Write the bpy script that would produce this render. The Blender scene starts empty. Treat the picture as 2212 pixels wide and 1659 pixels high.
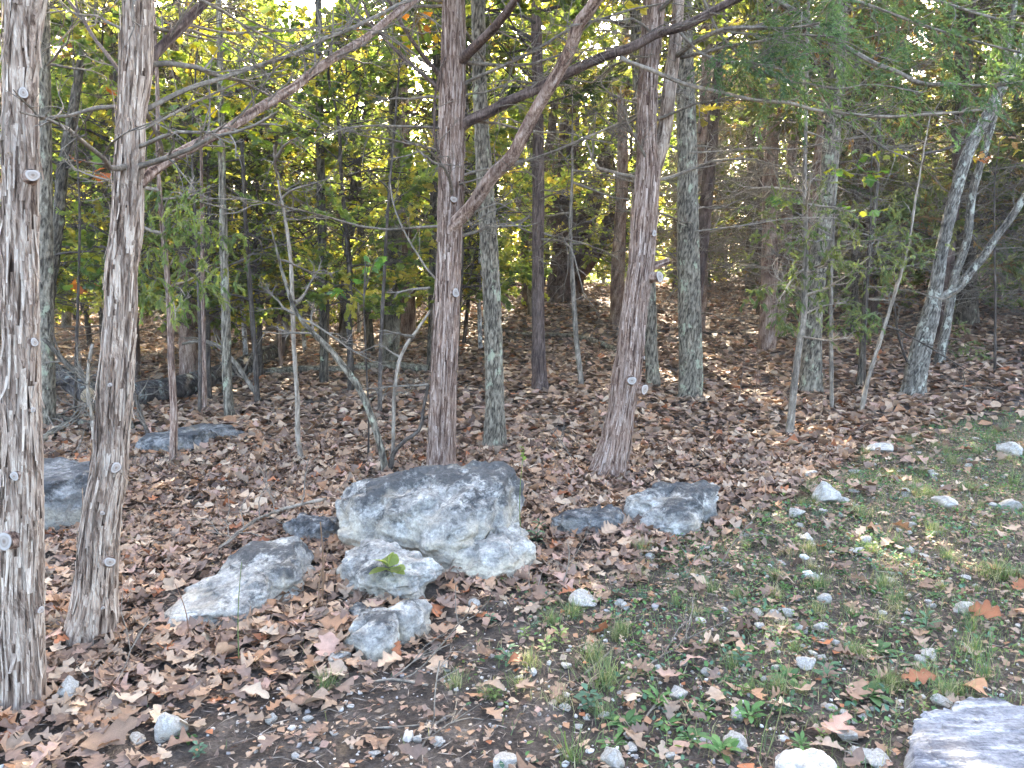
import bpy, math
import numpy as np
from mathutils import Vector

# ------------------------------------------------------------------ camera, world, sun, exposure
sc = bpy.context.scene
COL = sc.collection
CAM_Z, PITCH = 1.6, math.radians(7.7)
F, CX, CY = 1703.0, 1106.0, 829.5          # picture measured on a 2212 x 1659 grid
cd = bpy.data.cameras.new('camera'); cam = bpy.data.objects.new('camera', cd); COL.objects.link(cam)
cd.sensor_width = 36; cd.lens = 36 * F / 2212; cd.clip_start = 0.05; cd.clip_end = 1500
cam.location = (0, 0, CAM_Z); cam.rotation_euler = (math.radians(90) - PITCH, 0, 0)
sc.camera = cam
SUN_AZ, SUN_EL = math.radians(3), math.radians(25)
w = bpy.data.worlds.new('World'); sc.world = w; w.use_nodes = True
nt = w.node_tree; bg = nt.nodes['Background']
sky = nt.nodes.new('ShaderNodeTexSky'); sky.sky_type = 'NISHITA'; sky.sun_disc = False
sky.sun_elevation = SUN_EL; sky.sun_rotation = SUN_AZ
sky.air_density = 0.65; sky.dust_density = 5.0; sky.ozone_density = 0.1
nt.links.new(sky.outputs[0], bg.inputs[0]); bg.inputs[1].default_value = 0.15
sl = bpy.data.lights.new('sun', 'SUN'); so = bpy.data.objects.new('sun', sl); COL.objects.link(so)
sl.energy = 5.0; sl.angle = math.radians(0.5); sl.color = (1.0, 0.88, 0.68)
S = Vector((math.sin(SUN_AZ) * math.cos(SUN_EL), math.cos(SUN_AZ) * math.cos(SUN_EL), math.sin(SUN_EL)))
so.rotation_euler = (-S).to_track_quat('-Z', 'Y').to_euler(); so.location = (0, 40, 40)
vs = sc.view_settings; vs.view_transform = 'Standard'; vs.look = 'None'; vs.gamma = 1; vs.use_curve_mapping = False
vs.exposure = 4.15
cy = sc.cycles
cy.max_bounces = 7; cy.diffuse_bounces = 4; cy.glossy_bounces = 2; cy.transmission_bounces = 4
cy.sample_clamp_indirect = 6; cy.caustics_reflective = False; cy.caustics_refractive = False
cy.use_denoising = True

# ------------------------------------------------------------------ numeric helpers
rng = np.random.default_rng(7)
def nrm(v): return v / (np.linalg.norm(v, axis=-1, keepdims=True) + 1e-12)
def sstep(a, b, x):
    t = np.clip((x - a) / (b - a), 0, 1); return t * t * (3 - 2 * t)
_perm = np.random.default_rng(3).permutation(512)
_perm = np.concatenate([_perm, _perm, _perm])
_grad = nrm(np.random.default_rng(4).normal(size=(512, 3)))
def perlin(p):
    p = np.asarray(p, float); i = np.floor(p).astype(int); f = p - i; i &= 511
    u = f * f * f * (f * (f * 6 - 15) + 10); out = 0
    for a in (0, 1):
        for b in (0, 1):
            for c in (0, 1):
                h = _perm[_perm[_perm[(i[..., 0] + a) & 511] + ((i[..., 1] + b) & 511)] + ((i[..., 2] + c) & 511)]
                g = _grad[h]; d = f - np.array([a, b, c])
                wt = (u[..., 0] if a else 1 - u[..., 0]) * (u[..., 1] if b else 1 - u[..., 1]) * (u[..., 2] if c else 1 - u[..., 2])
                out = out + wt * (g * d).sum(-1)
    return out * 1.6
def fbm(p, o=3, lac=2.1, gain=0.5):
    s = 0; a = 1.0; p = np.asarray(p, float)
    for k in range(o): s = s + a * perlin(p + 17.3 * k); p = p * lac; a *= gain
    return s

# ------------------------------------------------------------------ ground height and picture rays
def H(x, y):
    x = np.asarray(x, float); y = np.asarray(y, float)
    z = 1.15 * sstep(8.5, 27, y) * sstep(-5.5, 2.5, x + 0.10 * (y - 12))
    z = z + 0.10 * sstep(10, 30, y) + 0.9 * sstep(2.5, 14, x - 0.10 * (y - 6)) * sstep(4, 12, y)
    n = 0.045 * perlin(np.stack([x * .55, y * .55, x * 0], -1)) + 0.02 * perlin(np.stack([x * 1.7, y * 1.7, x * 0 + 5], -1))
    return z + n * np.clip(y / 3, 0, 1)
_c, _s = math.cos(PITCH), math.sin(PITCH)
def ray(vx, vy):
    a = (vx - CX) / F; b = -(vy - CY) / F
    return np.array([a, _c + b * _s, -_s + b * _c])
def ghit(vx, vy):
    d = ray(vx, vy); t = np.arange(1.5, 60, 0.02)
    z = CAM_Z + d[2] * t - H(d[0] * t, d[1] * t)
    k = np.argmax(z < 0) if (z < 0).any() else len(t) - 1
    t = t[k]; return np.array([d[0] * t, d[1] * t, float(H(d[0] * t, d[1] * t))])
def atY(vx, vy, Y):
    d = ray(vx, vy); t = Y / d[1]; return np.array([d[0] * t, Y, CAM_Z + d[2] * t])
def proj(P):
    P = np.asarray(P, float); y = P[..., 1]; z = P[..., 2] - CAM_Z
    dep = y * _c - z * _s; up = y * _s + z * _c
    return CX + F * P[..., 0] / dep, CY - F * up / dep, dep

# ------------------------------------------------------------------ objects
ORG = {}
def mk_mesh(name, V, Fs, mat=None, smooth=True, col=None):
    me = bpy.data.meshes.new(name); V = np.ascontiguousarray(V, dtype=np.float32).reshape(-1, 3)
    if not isinstance(Fs, (list, tuple)): Fs = [Fs]
    Fs = [np.asarray(f, dtype=np.int32) for f in Fs if len(f)]
    loops = np.concatenate([f.ravel() for f in Fs])
    tot = np.concatenate([np.full(len(f), f.shape[1], np.int32) for f in Fs])
    start = np.concatenate([[0], np.cumsum(tot)[:-1]]).astype(np.int32)
    me.vertices.add(len(V)); me.vertices.foreach_set('co', V.ravel())
    me.loops.add(len(loops)); me.loops.foreach_set('vertex_index', loops)
    me.polygons.add(len(tot)); me.polygons.foreach_set('loop_start', start)
    try: me.polygons.foreach_set('loop_total', tot)
    except Exception: pass
    me.update(calc_edges=True)
    me.polygons.foreach_set('use_smooth', np.full(len(tot), bool(smooth)))
    if col is not None:
        c = np.ones((len(V), 4), np.float32); c[:, :3] = col
        a = me.color_attributes.new('col', 'FLOAT_COLOR', 'POINT'); a.data.foreach_set('color', c.ravel())
    if mat: me.materials.append(mat)
    return me
def link(name, me, parent=None, loc=None):
    o = bpy.data.objects.new(name, me); COL.objects.link(o)
    if parent is not None: o.parent = parent
    if loc is not None: o.location = loc
    return o
def tag(o, label=None, cat=None, group=None, kind=None):
    if label and len(label.replace('-', ' ').split()) > 16: print('LONG', label)
    if label: o['label'] = label
    if cat: o['category'] = cat
    if group: o['group'] = group
    if kind: o['kind'] = kind
    return o
def thing(name, loc, label, cat, group=None):
    o = bpy.data.objects.new(name, None); COL.objects.link(o); o.location = tuple(float(v) for v in loc); o.empty_display_size = 0.1
    ORG[o] = np.array(loc, float); return tag(o, label, cat, group)
def part(name, V, Fs, mat, parent, smooth=True, col=None, kind=None):
    V = np.asarray(V, float).reshape(-1, 3); o0 = ORG[parent]
    o = link(name, mk_mesh(name, V - o0, Fs, mat, smooth, col), parent); ORG[o] = o0
    if kind: o['kind'] = kind
    return o
def solo(name, V, Fs, mat, label, cat, group=None, kind=None, smooth=True, col=None, org=None):
    V = np.asarray(V, float).reshape(-1, 3)
    if org is None: org = np.array([V[:, 0].mean(), V[:, 1].mean(), V[:, 2].min()])
    o = link(name, mk_mesh(name, V - org, Fs, mat, smooth, col), None, tuple(org)); ORG[o] = org
    return tag(o, label, cat, group, kind)
class Acc:
    def __init__(s): s.V = []; s.F = {}; s.n = 0; s.C = []
    def add(s, V, Fs, col=None):
        V = np.asarray(V, float).reshape(-1, 3)
        for f in (Fs if isinstance(Fs, (list, tuple)) else [Fs]):
            if len(f): s.F.setdefault(f.shape[1], []).append(np.asarray(f) + s.n)
        s.V.append(V); s.n += len(V)
        s.C.append(np.broadcast_to(np.asarray(col if col is not None else (1, 1, 1), float), (len(V), 3)))
        return s
    def get(s): return np.concatenate(s.V), [np.concatenate(v) for v in s.F.values()], np.concatenate(s.C)

# ------------------------------------------------------------------ materials
def mat_new(name):
    m = bpy.data.materials.new(name); m.use_nodes = True; n = m.node_tree.nodes; n.clear()
    return m, n, m.node_tree.links
def N(n, t, **kw):
    x = n.new('ShaderNode' + t)
    for k, v in kw.items():
        if k.startswith('i_'):
            key = k[2:]; x.inputs[int(key) if key.isdigit() else key.replace('_', ' ')].default_value = v
        else: setattr(x, k, v)
    return x
def ramp(n, stops, interp='LINEAR'):
    r = n.new('ShaderNodeValToRGB'); e = r.color_ramp.elements; r.color_ramp.interpolation = interp
    while len(e) < len(stops): e.new(0.5)
    for k, (p, c) in enumerate(stops): e[k].position = p; e[k].color = (*c, 1) if len(c) == 3 else c
    return r
def mixc(n, l, fac, a, b, mode='MIX'):
    x = n.new('ShaderNodeMix'); x.data_type = 'RGBA'; x.blend_type = mode
    for sock, v in ((x.inputs[0], fac), (x.inputs[6], a), (x.inputs[7], b)):
        if hasattr(v, 'links') or hasattr(v, 'is_output'): l.new(v, sock)
        else: sock.default_value = v if not isinstance(v, tuple) else (*v, 1)[:4]
    return x.outputs[2]
def coords(n, l, scale=(1, 1, 1), rnd=True):
    tc = N(n, 'TexCoord'); mp = N(n, 'Mapping'); mp.inputs['Scale'].default_value = scale
    l.new(tc.outputs['Object'], mp.inputs['Vector'])
    if rnd:
        oi = N(n, 'ObjectInfo'); m = N(n, 'Math', operation='MULTIPLY'); m.inputs[1].default_value = 37.0
        l.new(oi.outputs['Random'], m.inputs[0]); cb = N(n, 'CombineXYZ'); l.new(m.outputs[0], cb.inputs[0]); l.new(m.outputs[0], cb.inputs[2])
        l.new(cb.outputs[0], mp.inputs['Location'])
    return mp.outputs[0]
def noise(n, l, vec, scale, detail=4, rough=.6):
    x = N(n, 'TexNoise'); x.inputs['Scale'].default_value = scale; x.inputs['Detail'].default_value = detail; x.inputs['Roughness'].default_value = rough
    l.new(vec, x.inputs['Vector']); return x.outputs['Fac']
def finish(m, n, l, colr, rough=.85, bump=None, bstr=.5, bdist=.01, spec=.25):
    b = N(n, 'BsdfPrincipled'); b.inputs['Roughness'].default_value = rough; b.inputs['Specular IOR Level'].default_value = spec
    l.new(colr, b.inputs['Base Color'])
    if bump is not None:
        bp = N(n, 'Bump'); bp.inputs['Strength'].default_value = bstr; bp.inputs['Distance'].default_value = bdist
        l.new(bump, bp.inputs['Height']); l.new(bp.outputs[0], b.inputs['Normal'])
    o = N(n, 'OutputMaterial'); l.new(b.outputs[0], o.inputs[0]); return m

def bark(name, stretch, scale, stops, lichen=None, lich_amt=.62, bdist=.012, moss=None):
    m, n, l = mat_new(name)
    v = coords(n, l, (1, 1, stretch))
    wv = noise(n, l, coords(n, l, (1, 1, 1)), 6, 2)
    a = N(n, 'VectorMath', operation='ADD'); l.new(v, a.inputs[0]); sc_ = N(n, 'VectorMath', operation='SCALE'); sc_.inputs['Scale'].default_value = .05
    l.new(wv, sc_.inputs[0]); l.new(sc_.outputs[0], a.inputs[1]); v2 = a.outputs[0]
    n1 = noise(n, l, v2, scale, 5, .65); n2 = noise(n, l, v2, scale * 2.7, 4, .7)
    mm = N(n, 'Math', operation='MULTIPLY_ADD'); l.new(n1, mm.inputs[0]); mm.inputs[1].default_value = .6
    m2 = N(n, 'Math', operation='MULTIPLY'); l.new(n2, m2.inputs[0]); m2.inputs[1].default_value = .4; l.new(m2.outputs[0], mm.inputs[2])
    at = N(n, 'Attribute', attribute_name='col')
    m3 = N(n, 'Math', operation='MULTIPLY_ADD'); l.new(at.outputs['Fac'], m3.inputs[0]); m3.inputs[1].default_value = .30; l.new(mm.outputs[0], m3.inputs[2])
    m4 = N(n, 'Math', operation='SUBTRACT'); l.new(m3.outputs[0], m4.inputs[0]); m4.inputs[1].default_value = .15
    r = ramp(n, stops); l.new(m4.outputs[0], r.inputs[0]); c = r.outputs[0]
    big = noise(n, l, coords(n, l, (1, 1, .6)), 4.5, 4, .6)
    rb = ramp(n, [(.3, (.72, .70, .70)), (.7, (1.25, 1.2, 1.15))]); l.new(big, rb.inputs[0])
    c = mixc(n, l, 1.0, c, rb.outputs[0], 'MULTIPLY')
    if lichen:
        ln = noise(n, l, coords(n, l, (1, 1, .7)), 9, 6, .65)
        lr = ramp(n, [(lich_amt - .03, (0, 0, 0)), (lich_amt + .04, (.85, .85, .85))]); l.new(ln, lr.inputs[0])
        c = mixc(n, l, lr.outputs[0], c, lichen)
    if moss:
        ln = noise(n, l, coords(n, l, (1, 1, .5)), 2.3, 3, .6); lr = ramp(n, [(.45, (0, 0, 0)), (.7, (.6, .6, .6))]); l.new(ln, lr.inputs[0])
        c = mixc(n, l, lr.outputs[0], c, moss)
    return finish(m, n, l, c, .92, mm.outputs[0], .8, bdist, .15)
M = {}
M['cedar_pale'] = bark('cedar_bark_pale', .09, 75, [(.33, (0.037, 0.024, 0.017)), (.44, (0.162, 0.116, 0.083)), (.56, (0.335, 0.267, 0.202)), (.72, (0.584, 0.512, 0.409))])
M['cedar_red'] = bark('cedar_bark_red', .09, 70, [(.33, (0.037, 0.023, 0.018)), (.45, (0.140, 0.089, 0.063)), (.57, (0.292, 0.217, 0.165)), (.74, (0.516, 0.437, 0.366))])
M['cedar_dark'] = bark('cedar_bark_dark', .09, 60, [(.30, (0.024, 0.017, 0.015)), (.46, (0.076, 0.054, 0.043)), (.62, (0.162, 0.123, 0.101)), (.8, (0.260, 0.214, 0.181))])
M['oak'] = bark('oak_bark', .28, 42, [(.34, (0.025, 0.020, 0.015)), (.46, (0.096, 0.084, 0.061)), (.59, (0.213, 0.189, 0.140)), (.76, (0.354, 0.321, 0.239))], (0.343, 0.362, 0.243), .60)
M['oak_dark'] = bark('oak_bark_dark', .28, 38, [(.34, (0.015, 0.012, 0.009)), (.46, (0.052, 0.045, 0.033)), (.6, (0.125, 0.108, 0.081)), (.78, (0.229, 0.204, 0.153))], (0.281, 0.306, 0.207), .64)
M['pale_bark'] = bark('pale_lichen_bark', .35, 36, [(.34, (.06, .055, .05)), (.45, (.20, .19, .175)), (.6, (.40, .39, .36)), (.75, (.58, .57, .53))], (.66, .67, .63), .53)
M['oak_lichen'] = bark('lichen_oak_bark', .28, 40, [(.34, (0.023, 0.020, 0.016)), (.46, (0.088, 0.080, 0.063)), (.6, (0.198, 0.184, 0.149)), (.75, (0.343, 0.326, 0.270))], (0.416, 0.418, 0.324), .585)
M['twig'] = bark('grey_twig', .5, 30, [(.3, (0.062, 0.054, 0.042)), (.5, (0.161, 0.140, 0.108)), (.7, (0.322, 0.286, 0.225))], bdist=.003)
M['twig_dark'] = bark('dark_twig', .5, 30, [(.3, (0.026, 0.021, 0.017)), (.5, (0.064, 0.053, 0.042)), (.7, (0.135, 0.117, 0.095))], bdist=.003)
M['twig_pale'] = bark('pale_twig', .5, 30, [(.3, (0.094, 0.076, 0.058)), (.5, (0.234, 0.199, 0.149)), (.7, (0.390, 0.344, 0.270))], bdist=.003)
M['log'] = bark('log_bark', .4, 30, [(.3, (0.014, 0.012, 0.010)), (.5, (0.049, 0.042, 0.037)), (.7, (0.119, 0.108, 0.098))], (0.210, 0.231, 0.196), .58)

def simple(name, rough=.8, objcol=False, trans=0.0, var=.25, spec=.2, tint=(1, 1, 1), vein=False, gloss_bump=0, rnd=0.0):
    """diffuse surface coloured by the mesh's own 'col' (or the object's colour), with grain; trans = share of light let through"""
    m, n, l = mat_new(name)
    if objcol: c0 = mixc(n, l, 1.0, N(n, 'ObjectInfo').outputs['Color'], N(n, 'Attribute', attribute_name='col').outputs['Color'], 'MULTIPLY')
    else: c0 = N(n, 'Attribute', attribute_name='col').outputs['Color']
    v = coords(n, l)
    nz = noise(n, l, v, 55, 4, .65)
    r = ramp(n, [(.25, (1 - var,) * 3), (.75, (1 + var,) * 3)]); l.new(nz, r.inputs[0])
    c = mixc(n, l, 1.0, c0, r.outputs[0], 'MULTIPLY')
    if rnd:
        oi = N(n, 'ObjectInfo'); hs = N(n, 'HueSaturation')
        for key, lo, hi in (('Hue', .5 - .035 * rnd, .5 + .03 * rnd), ('Value', 1 - .35 * rnd, 1 + .35 * rnd)):
            mr = N(n, 'MapRange'); mr.inputs[3].default_value = lo; mr.inputs[4].default_value = hi
            wn = N(n, 'TexWhiteNoise', noise_dimensions='1D'); ad = N(n, 'Math', operation='ADD'); ad.inputs[1].default_value = .37 if key == 'Hue' else .81
            l.new(oi.outputs['Random'], ad.inputs[0]); l.new(ad.outputs[0], wn.inputs['W']); l.new(wn.outputs['Value'], mr.inputs[0]); l.new(mr.outputs[0], hs.inputs[key])
        l.new(c, hs.inputs['Color']); c = hs.outputs[0]
    b = N(n, 'BsdfPrincipled'); b.inputs['Roughness'].default_value = rough; b.inputs['Specular IOR Level'].default_value = spec
    l.new(c, b.inputs['Base Color'])
    out = b.outputs[0]
    if trans:
        t = N(n, 'BsdfTranslucent'); tc = mixc(n, l, 1.0, c, tint, 'MULTIPLY'); l.new(tc, t.inputs[0])
        mx = N(n, 'MixShader'); mx.inputs[0].default_value = trans; l.new(out, mx.inputs[1]); l.new(t.outputs[0], mx.inputs[2]); out = mx.outputs[0]
    o = N(n, 'OutputMaterial'); l.new(out, o.inputs[0]); return m
M['litter'] = simple('dead_leaf_litter', .75, False, .12, .22, .25)
M['litter_one'] = simple('dead_leaf', .7, True, .12, .28, .3)
M['needle'] = simple('cedar_foliage', .7, False, .45, .2, .15, (1.8, 1.75, .75), rnd=.6)
M['needle_near'] = simple('cedar_foliage_near', .7, False, .35, .2, .15, (1.3, 1.35, .8))
M['leaf'] = simple('broad_leaf', .55, False, .66, .15, .3, (1.9, 1.9, .75), rnd=.3)
M['leaf_one'] = simple('broad_leaf_single', .5, True, .5, .15, .3, (1.7, 1.65, .55))
M['grass'] = simple('grass_blade', .6, False, .35, .2, .3, (1.2, 1.3, .7))
M['cut'] = simple('sawn_wood', .8, False, 0, .12, .2)
M['pebble'] = simple('limestone_pebble', .85, False, 0, .22, .2)
def rock_mat(name, lo, mid, hi, dark, cream, amt=.5, streak=None):
    m, n, l = mat_new(name)
    v = coords(n, l, streak or (1, 1, 1)); a = noise(n, l, v, 9, 10, .74)
    r = ramp(n, [(.36, lo), (.5, mid), (.61, hi)]); l.new(a, r.inputs[0]); c = r.outputs[0]
    at = N(n, 'Attribute', attribute_name='col'); sp = N(n, 'SeparateColor'); l.new(at.outputs['Color'], sp.inputs[0])
    # col.r = weathered upper skin (dark lichen), col.g = cream fresh stone
    b = noise(n, l, v, 14, 8, .75); mb = N(n, 'Math', operation='MULTIPLY_ADD'); l.new(sp.outputs[0], mb.inputs[0]); mb.inputs[1].default_value = .45; l.new(b, mb.inputs[2])
    rb = ramp(n, [(amt + .17, (0, 0, 0)), (amt + .30, (.9, .9, .9))]); l.new(mb.outputs[0], rb.inputs[0])
    c = mixc(n, l, rb.outputs[0], c, dark)
    g = noise(n, l, coords(n, l), 5, 4, .6); mg = N(n, 'Math', operation='MULTIPLY_ADD'); l.new(sp.outputs[1], mg.inputs[0]); mg.inputs[1].default_value = .6; l.new(g, mg.inputs[2])
    rg = ramp(n, [(.62, (0, 0, 0)), (.95, (.85, .85, .85))]); l.new(mg.outputs[0], rg.inputs[0])
    c = mixc(n, l, rg.outputs[0], c, cream)
    sp2 = noise(n, l, coords(n, l), 60, 6, .75); rs = ramp(n, [(.3, (.55, .55, .57)), (.5, (1, 1, 1)), (.72, (1.35, 1.35, 1.32))]); l.new(sp2, rs.inputs[0])
    c = mixc(n, l, 1.0, c, rs.outputs[0], 'MULTIPLY')
    pit = N(n, 'TexVoronoi', feature='F1'); pit.inputs['Scale'].default_value = 45; l.new(coords(n, l), pit.inputs['Vector'])
    hh = N(n, 'Math', operation='MULTIPLY_ADD'); l.new(pit.outputs['Distance'], hh.inputs[0]); hh.inputs[1].default_value = .5; l.new(sp2, hh.inputs[2])
    return finish(m, n, l, c, .9, hh.outputs[0], .7, .012, .2)
M['rock'] = rock_mat('limestone', (0.156, 0.146, 0.124), (0.262, 0.247, 0.212), (0.447, 0.426, 0.367), (0.052, 0.051, 0.048), (0.397, 0.343, 0.247))
M['rock_dark'] = rock_mat('limestone_dark', (.10, .097, .088), (.17, .165, .15), (.30, .29, .265), (.048, .048, .047), (.31, .27, .20), .42)
M['slab'] = rock_mat('bluish_slab', (0.130, 0.130, 0.137), (0.215, 0.216, 0.221), (0.403, 0.403, 0.397), (0.072, 0.074, 0.086), (0.247, 0.221, 0.182), .47, (.45, 1.8, 1))
M['stone'] = rock_mat('white_stone', (0.283, 0.261, 0.215), (0.417, 0.387, 0.331), (0.567, 0.539, 0.470), (0.200, 0.175, 0.138), (0.458, 0.384, 0.277), .70)
def soil():
    m, n, l = mat_new('soil'); v = coords(n, l, rnd=False)
    a = noise(n, l, v, 5, 8, .7); r = ramp(n, [(.3, (.042, .034, .027)), (.5, (.10, .082, .066)), (.72, (.21, .178, .146))]); l.new(a, r.inputs[0])
    b = noise(n, l, v, 70, 6, .75); r2 = ramp(n, [(.3, (.5, .5, .5)), (.7, (1.5, 1.45, 1.4))]); l.new(b, r2.inputs[0])
    c = mixc(n, l, 1, r.outputs[0], r2.outputs[0], 'MULTIPLY')
    return finish(m, n, l, c, .95, b, 1, .03, .1)
M['soil'] = soil()

# ------------------------------------------------------------------ shape helpers
def resample(pts, vals, ds):
    pts = np.asarray(pts, float); vals = np.asarray(vals, float)
    L = np.concatenate([[0], np.cumsum(np.linalg.norm(np.diff(pts, axis=0), axis=1))])
    m = max(3, int(L[-1] / ds) + 1); s = np.linspace(0, L[-1], m)
    t = np.gradient(pts, L, axis=0) if len(pts) > 2 else np.repeat((pts[1:] - pts[:1]) / L[-1], 2, 0)
    k = np.clip(np.searchsorted(L, s, side='right') - 1, 0, len(L) - 2); h = L[k + 1] - L[k]; u = ((s - L[k]) / h)[:, None]
    h = h[:, None]
    P = (2*u**3-3*u**2+1)*pts[k] + (u**3-2*u**2+u)*h*t[k] + (-2*u**3+3*u**2)*pts[k+1] + (u**3-u**2)*h*t[k+1]
    return P, np.interp(s, L, vals), s
def tube(pts, rads, nseg=12, ds=.05, disp=None, cap=True, zfine=1e9):
    """returns V, faces, bark height in 0..1 per vertex"""
    C, R, s = resample(pts, rads, ds); kp = (C[:, 2] < zfine) | (np.arange(len(C)) % 8 == 0); kp[-1] = True; C, R, s = C[kp], R[kp], s[kp]; m = len(C)
    T = nrm(np.gradient(C, s, axis=0)); ref = np.array([1., 0, 0]) if abs(T[0, 0]) < .8 else np.array([0, 1., 0])
    A = np.zeros_like(T); a = ref
    for k in range(m): a = a - T[k] * (a @ T[k]); a = a / np.linalg.norm(a); A[k] = a
    B = np.cross(T, A); th = np.linspace(0, 2 * np.pi, nseg, endpoint=False)
    rr = np.repeat(R[:, None], nseg, 1); h = np.full((m, nseg), .5)
    if disp is not None: d, h = disp(th[None, :] + 0 * s[:, None], s[:, None] + 0 * th[None, :], rr); rr = rr + d
    V = C[:, None] + rr[..., None] * (np.cos(th)[None, :, None] * A[:, None] + np.sin(th)[None, :, None] * B[:, None])
    i = np.arange(m - 1)[:, None] * nseg; j = np.arange(nseg)[None]; j2 = (j + 1) % nseg
    Q = np.stack([i + j, i + j2, i + nseg + j2, i + nseg + j], -1).reshape(-1, 4)
    V = V.reshape(-1, 3); h = h.ravel(); Fs = [Q]
    if cap:
        V = np.concatenate([V, C[:1], C[-1:]]); h = np.concatenate([h, [.5, .5]]); e = m * nseg; jj = np.arange(nseg); j2 = (jj + 1) % nseg
        Fs.append(np.concatenate([np.stack([jj * 0 + e, j2, jj], -1), np.stack([jj * 0 + e + 1, (m - 1) * nseg + jj, (m - 1) * nseg + j2], -1)]))
    return V, Fs, h
def bark_cedar(seed, flare=0.0, amp=1.0):
    o = seed * 13.7
    def f(th, s, r):
        c = np.stack([np.cos(th), np.sin(th)], -1); base = r[..., None] * c
        wob = .012 * perlin(np.stack([s * 3, s * 0 + o, th * 0], -1))
        fl = perlin(np.concatenate([c * 1.3, (s * .9 + o)[..., None]], -1))
        n1 = perlin(np.concatenate([(base + wob[..., None]) * 55 + o, (s * 4.5)[..., None]], -1))
        n2 = perlin(np.concatenate([(base + wob[..., None]) * 120 + o, (s * 9)[..., None]], -1))
        rd = 1 - np.abs(n1) * 1.6
        bt = np.cos(th * 3 + o) + .6 * np.cos(th * 5 + 2 * o)
        d = r * (.09 * fl + flare * np.exp(-s / .22) * bt * .28) + amp * (.0065 * (rd - .5) + .0035 * n2)
        return d, np.clip(.5 + .6 * (rd - .55) + .35 * n2, 0, 1)
    return f
def bark_oak(seed, flare=0.0, amp=1.0):
    o = seed * 9.1
    def f(th, s, r):
        c = np.stack([np.cos(th), np.sin(th)], -1); base = r[..., None] * c
        n0 = perlin(np.concatenate([base * 22 + o, (s * 9)[..., None]], -1))
        n1 = perlin(np.concatenate([base * 38 + o + .4 * n0[..., None], (s * 11)[..., None]], -1))
        n2 = perlin(np.concatenate([base * 80 + o, (s * 45)[..., None]], -1))
        rd = np.clip(np.abs(n1) * 2.6, 0, 1)
        fl = perlin(np.concatenate([c * 1.2, (s * .8 + o)[..., None]], -1))
        d = r * (.05 * fl + flare * np.exp(-s / .18) * np.cos(th * 4 + o) * .22) + amp * (.010 * (rd - .5) + .003 * n2)
        return d, np.clip(.15 + .75 * rd + .3 * n2, 0, 1)
    return f
def wig(p0, d, L, k, g, curl=.25, lift=0.0):
    """N wandering polylines of k points: start p0, direction d, length L"""
    n = len(p0); P = np.zeros((n, k, 3)); P[:, 0] = p0; d = nrm(d); st = (np.asarray(L) / (k - 1)).reshape(-1, 1) * np.ones((n, 1))
    for i in range(1, k):
        d = nrm(d + curl * g.normal(size=(n, 3)) * .5 + np.array([0, 0, lift]) / (k - 1)); P[:, i] = P[:, i - 1] + d * st
    return P
def spawn(P, n_per, g, lo=.2, hi=1.0, ang=.9, flat=.3):
    """child starts and directions along parent polylines"""
    n, k, _ = P.shape; t = g.uniform(lo, hi, (n, n_per)) * (k - 1); i = np.minimum(t.astype(int), k - 2); u = (t - i)[..., None]
    a = np.arange(n)[:, None]; p = P[a, i] * (1 - u) + P[a, i + 1] * u; d = nrm(P[a, i + 1] - P[a, i])
    r = g.normal(size=p.shape); r[..., 2] *= flat; side = nrm(np.cross(np.cross(d, r), d))
    an = ang * g.uniform(.6, 1.2, t.shape)[..., None]
    return p.reshape(-1, 3), (d * np.cos(an) + side * np.sin(an)).reshape(-1, 3), (t / (k - 1)).ravel()
def btubes(P, r0, r1, nseg=3):
    """many tubes at once"""
    n, k, _ = P.shape; T = nrm(np.gradient(P, axis=1)); ref = np.where(np.abs(T[..., :1]) < .8, np.array([1., 0, 0]), np.array([0, 0, 1.]))
    A = nrm(ref - T * (ref * T).sum(-1, keepdims=True)); B = np.cross(T, A); th = np.linspace(0, 2 * np.pi, nseg, endpoint=False)
    r0 = np.broadcast_to(np.asarray(r0, float), (n,)); r1 = np.broadcast_to(np.asarray(r1, float), (n,)); u = np.linspace(0, 1, k)
    R = r0[:, None] * (1 - u) + r1[:, None] * u
    V = P[:, :, None] + R[:, :, None, None] * (np.cos(th)[:, None] * A[:, :, None] + np.sin(th)[:, None] * B[:, :, None])
    b = (np.arange(n) * k * nseg)[:, None, None] + (np.arange(k - 1) * nseg)[None, :, None]; j = np.arange(nseg); j2 = (j + 1) % nseg
    Q = np.stack([b + j, b + j2, b + nseg + j2, b + nseg + j], -1).reshape(-1, 4)
    return V.reshape(-1, 3), Q
def elems(p, d, L, wd, g, flatz=None):
    d = nrm(d); r = g.normal(size=d.shape); sd = nrm(np.cross(d, r)); L = np.reshape(L, (-1, 1)); wd = np.reshape(wd, (-1, 1))
    m = p + d * L * .45
    V = np.stack([p, m + sd * wd * .5, p + d * L, m - sd * wd * .5], 1); n = len(p)
    return V.reshape(-1, 3), np.arange(4 * n).reshape(n, 4)

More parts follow.
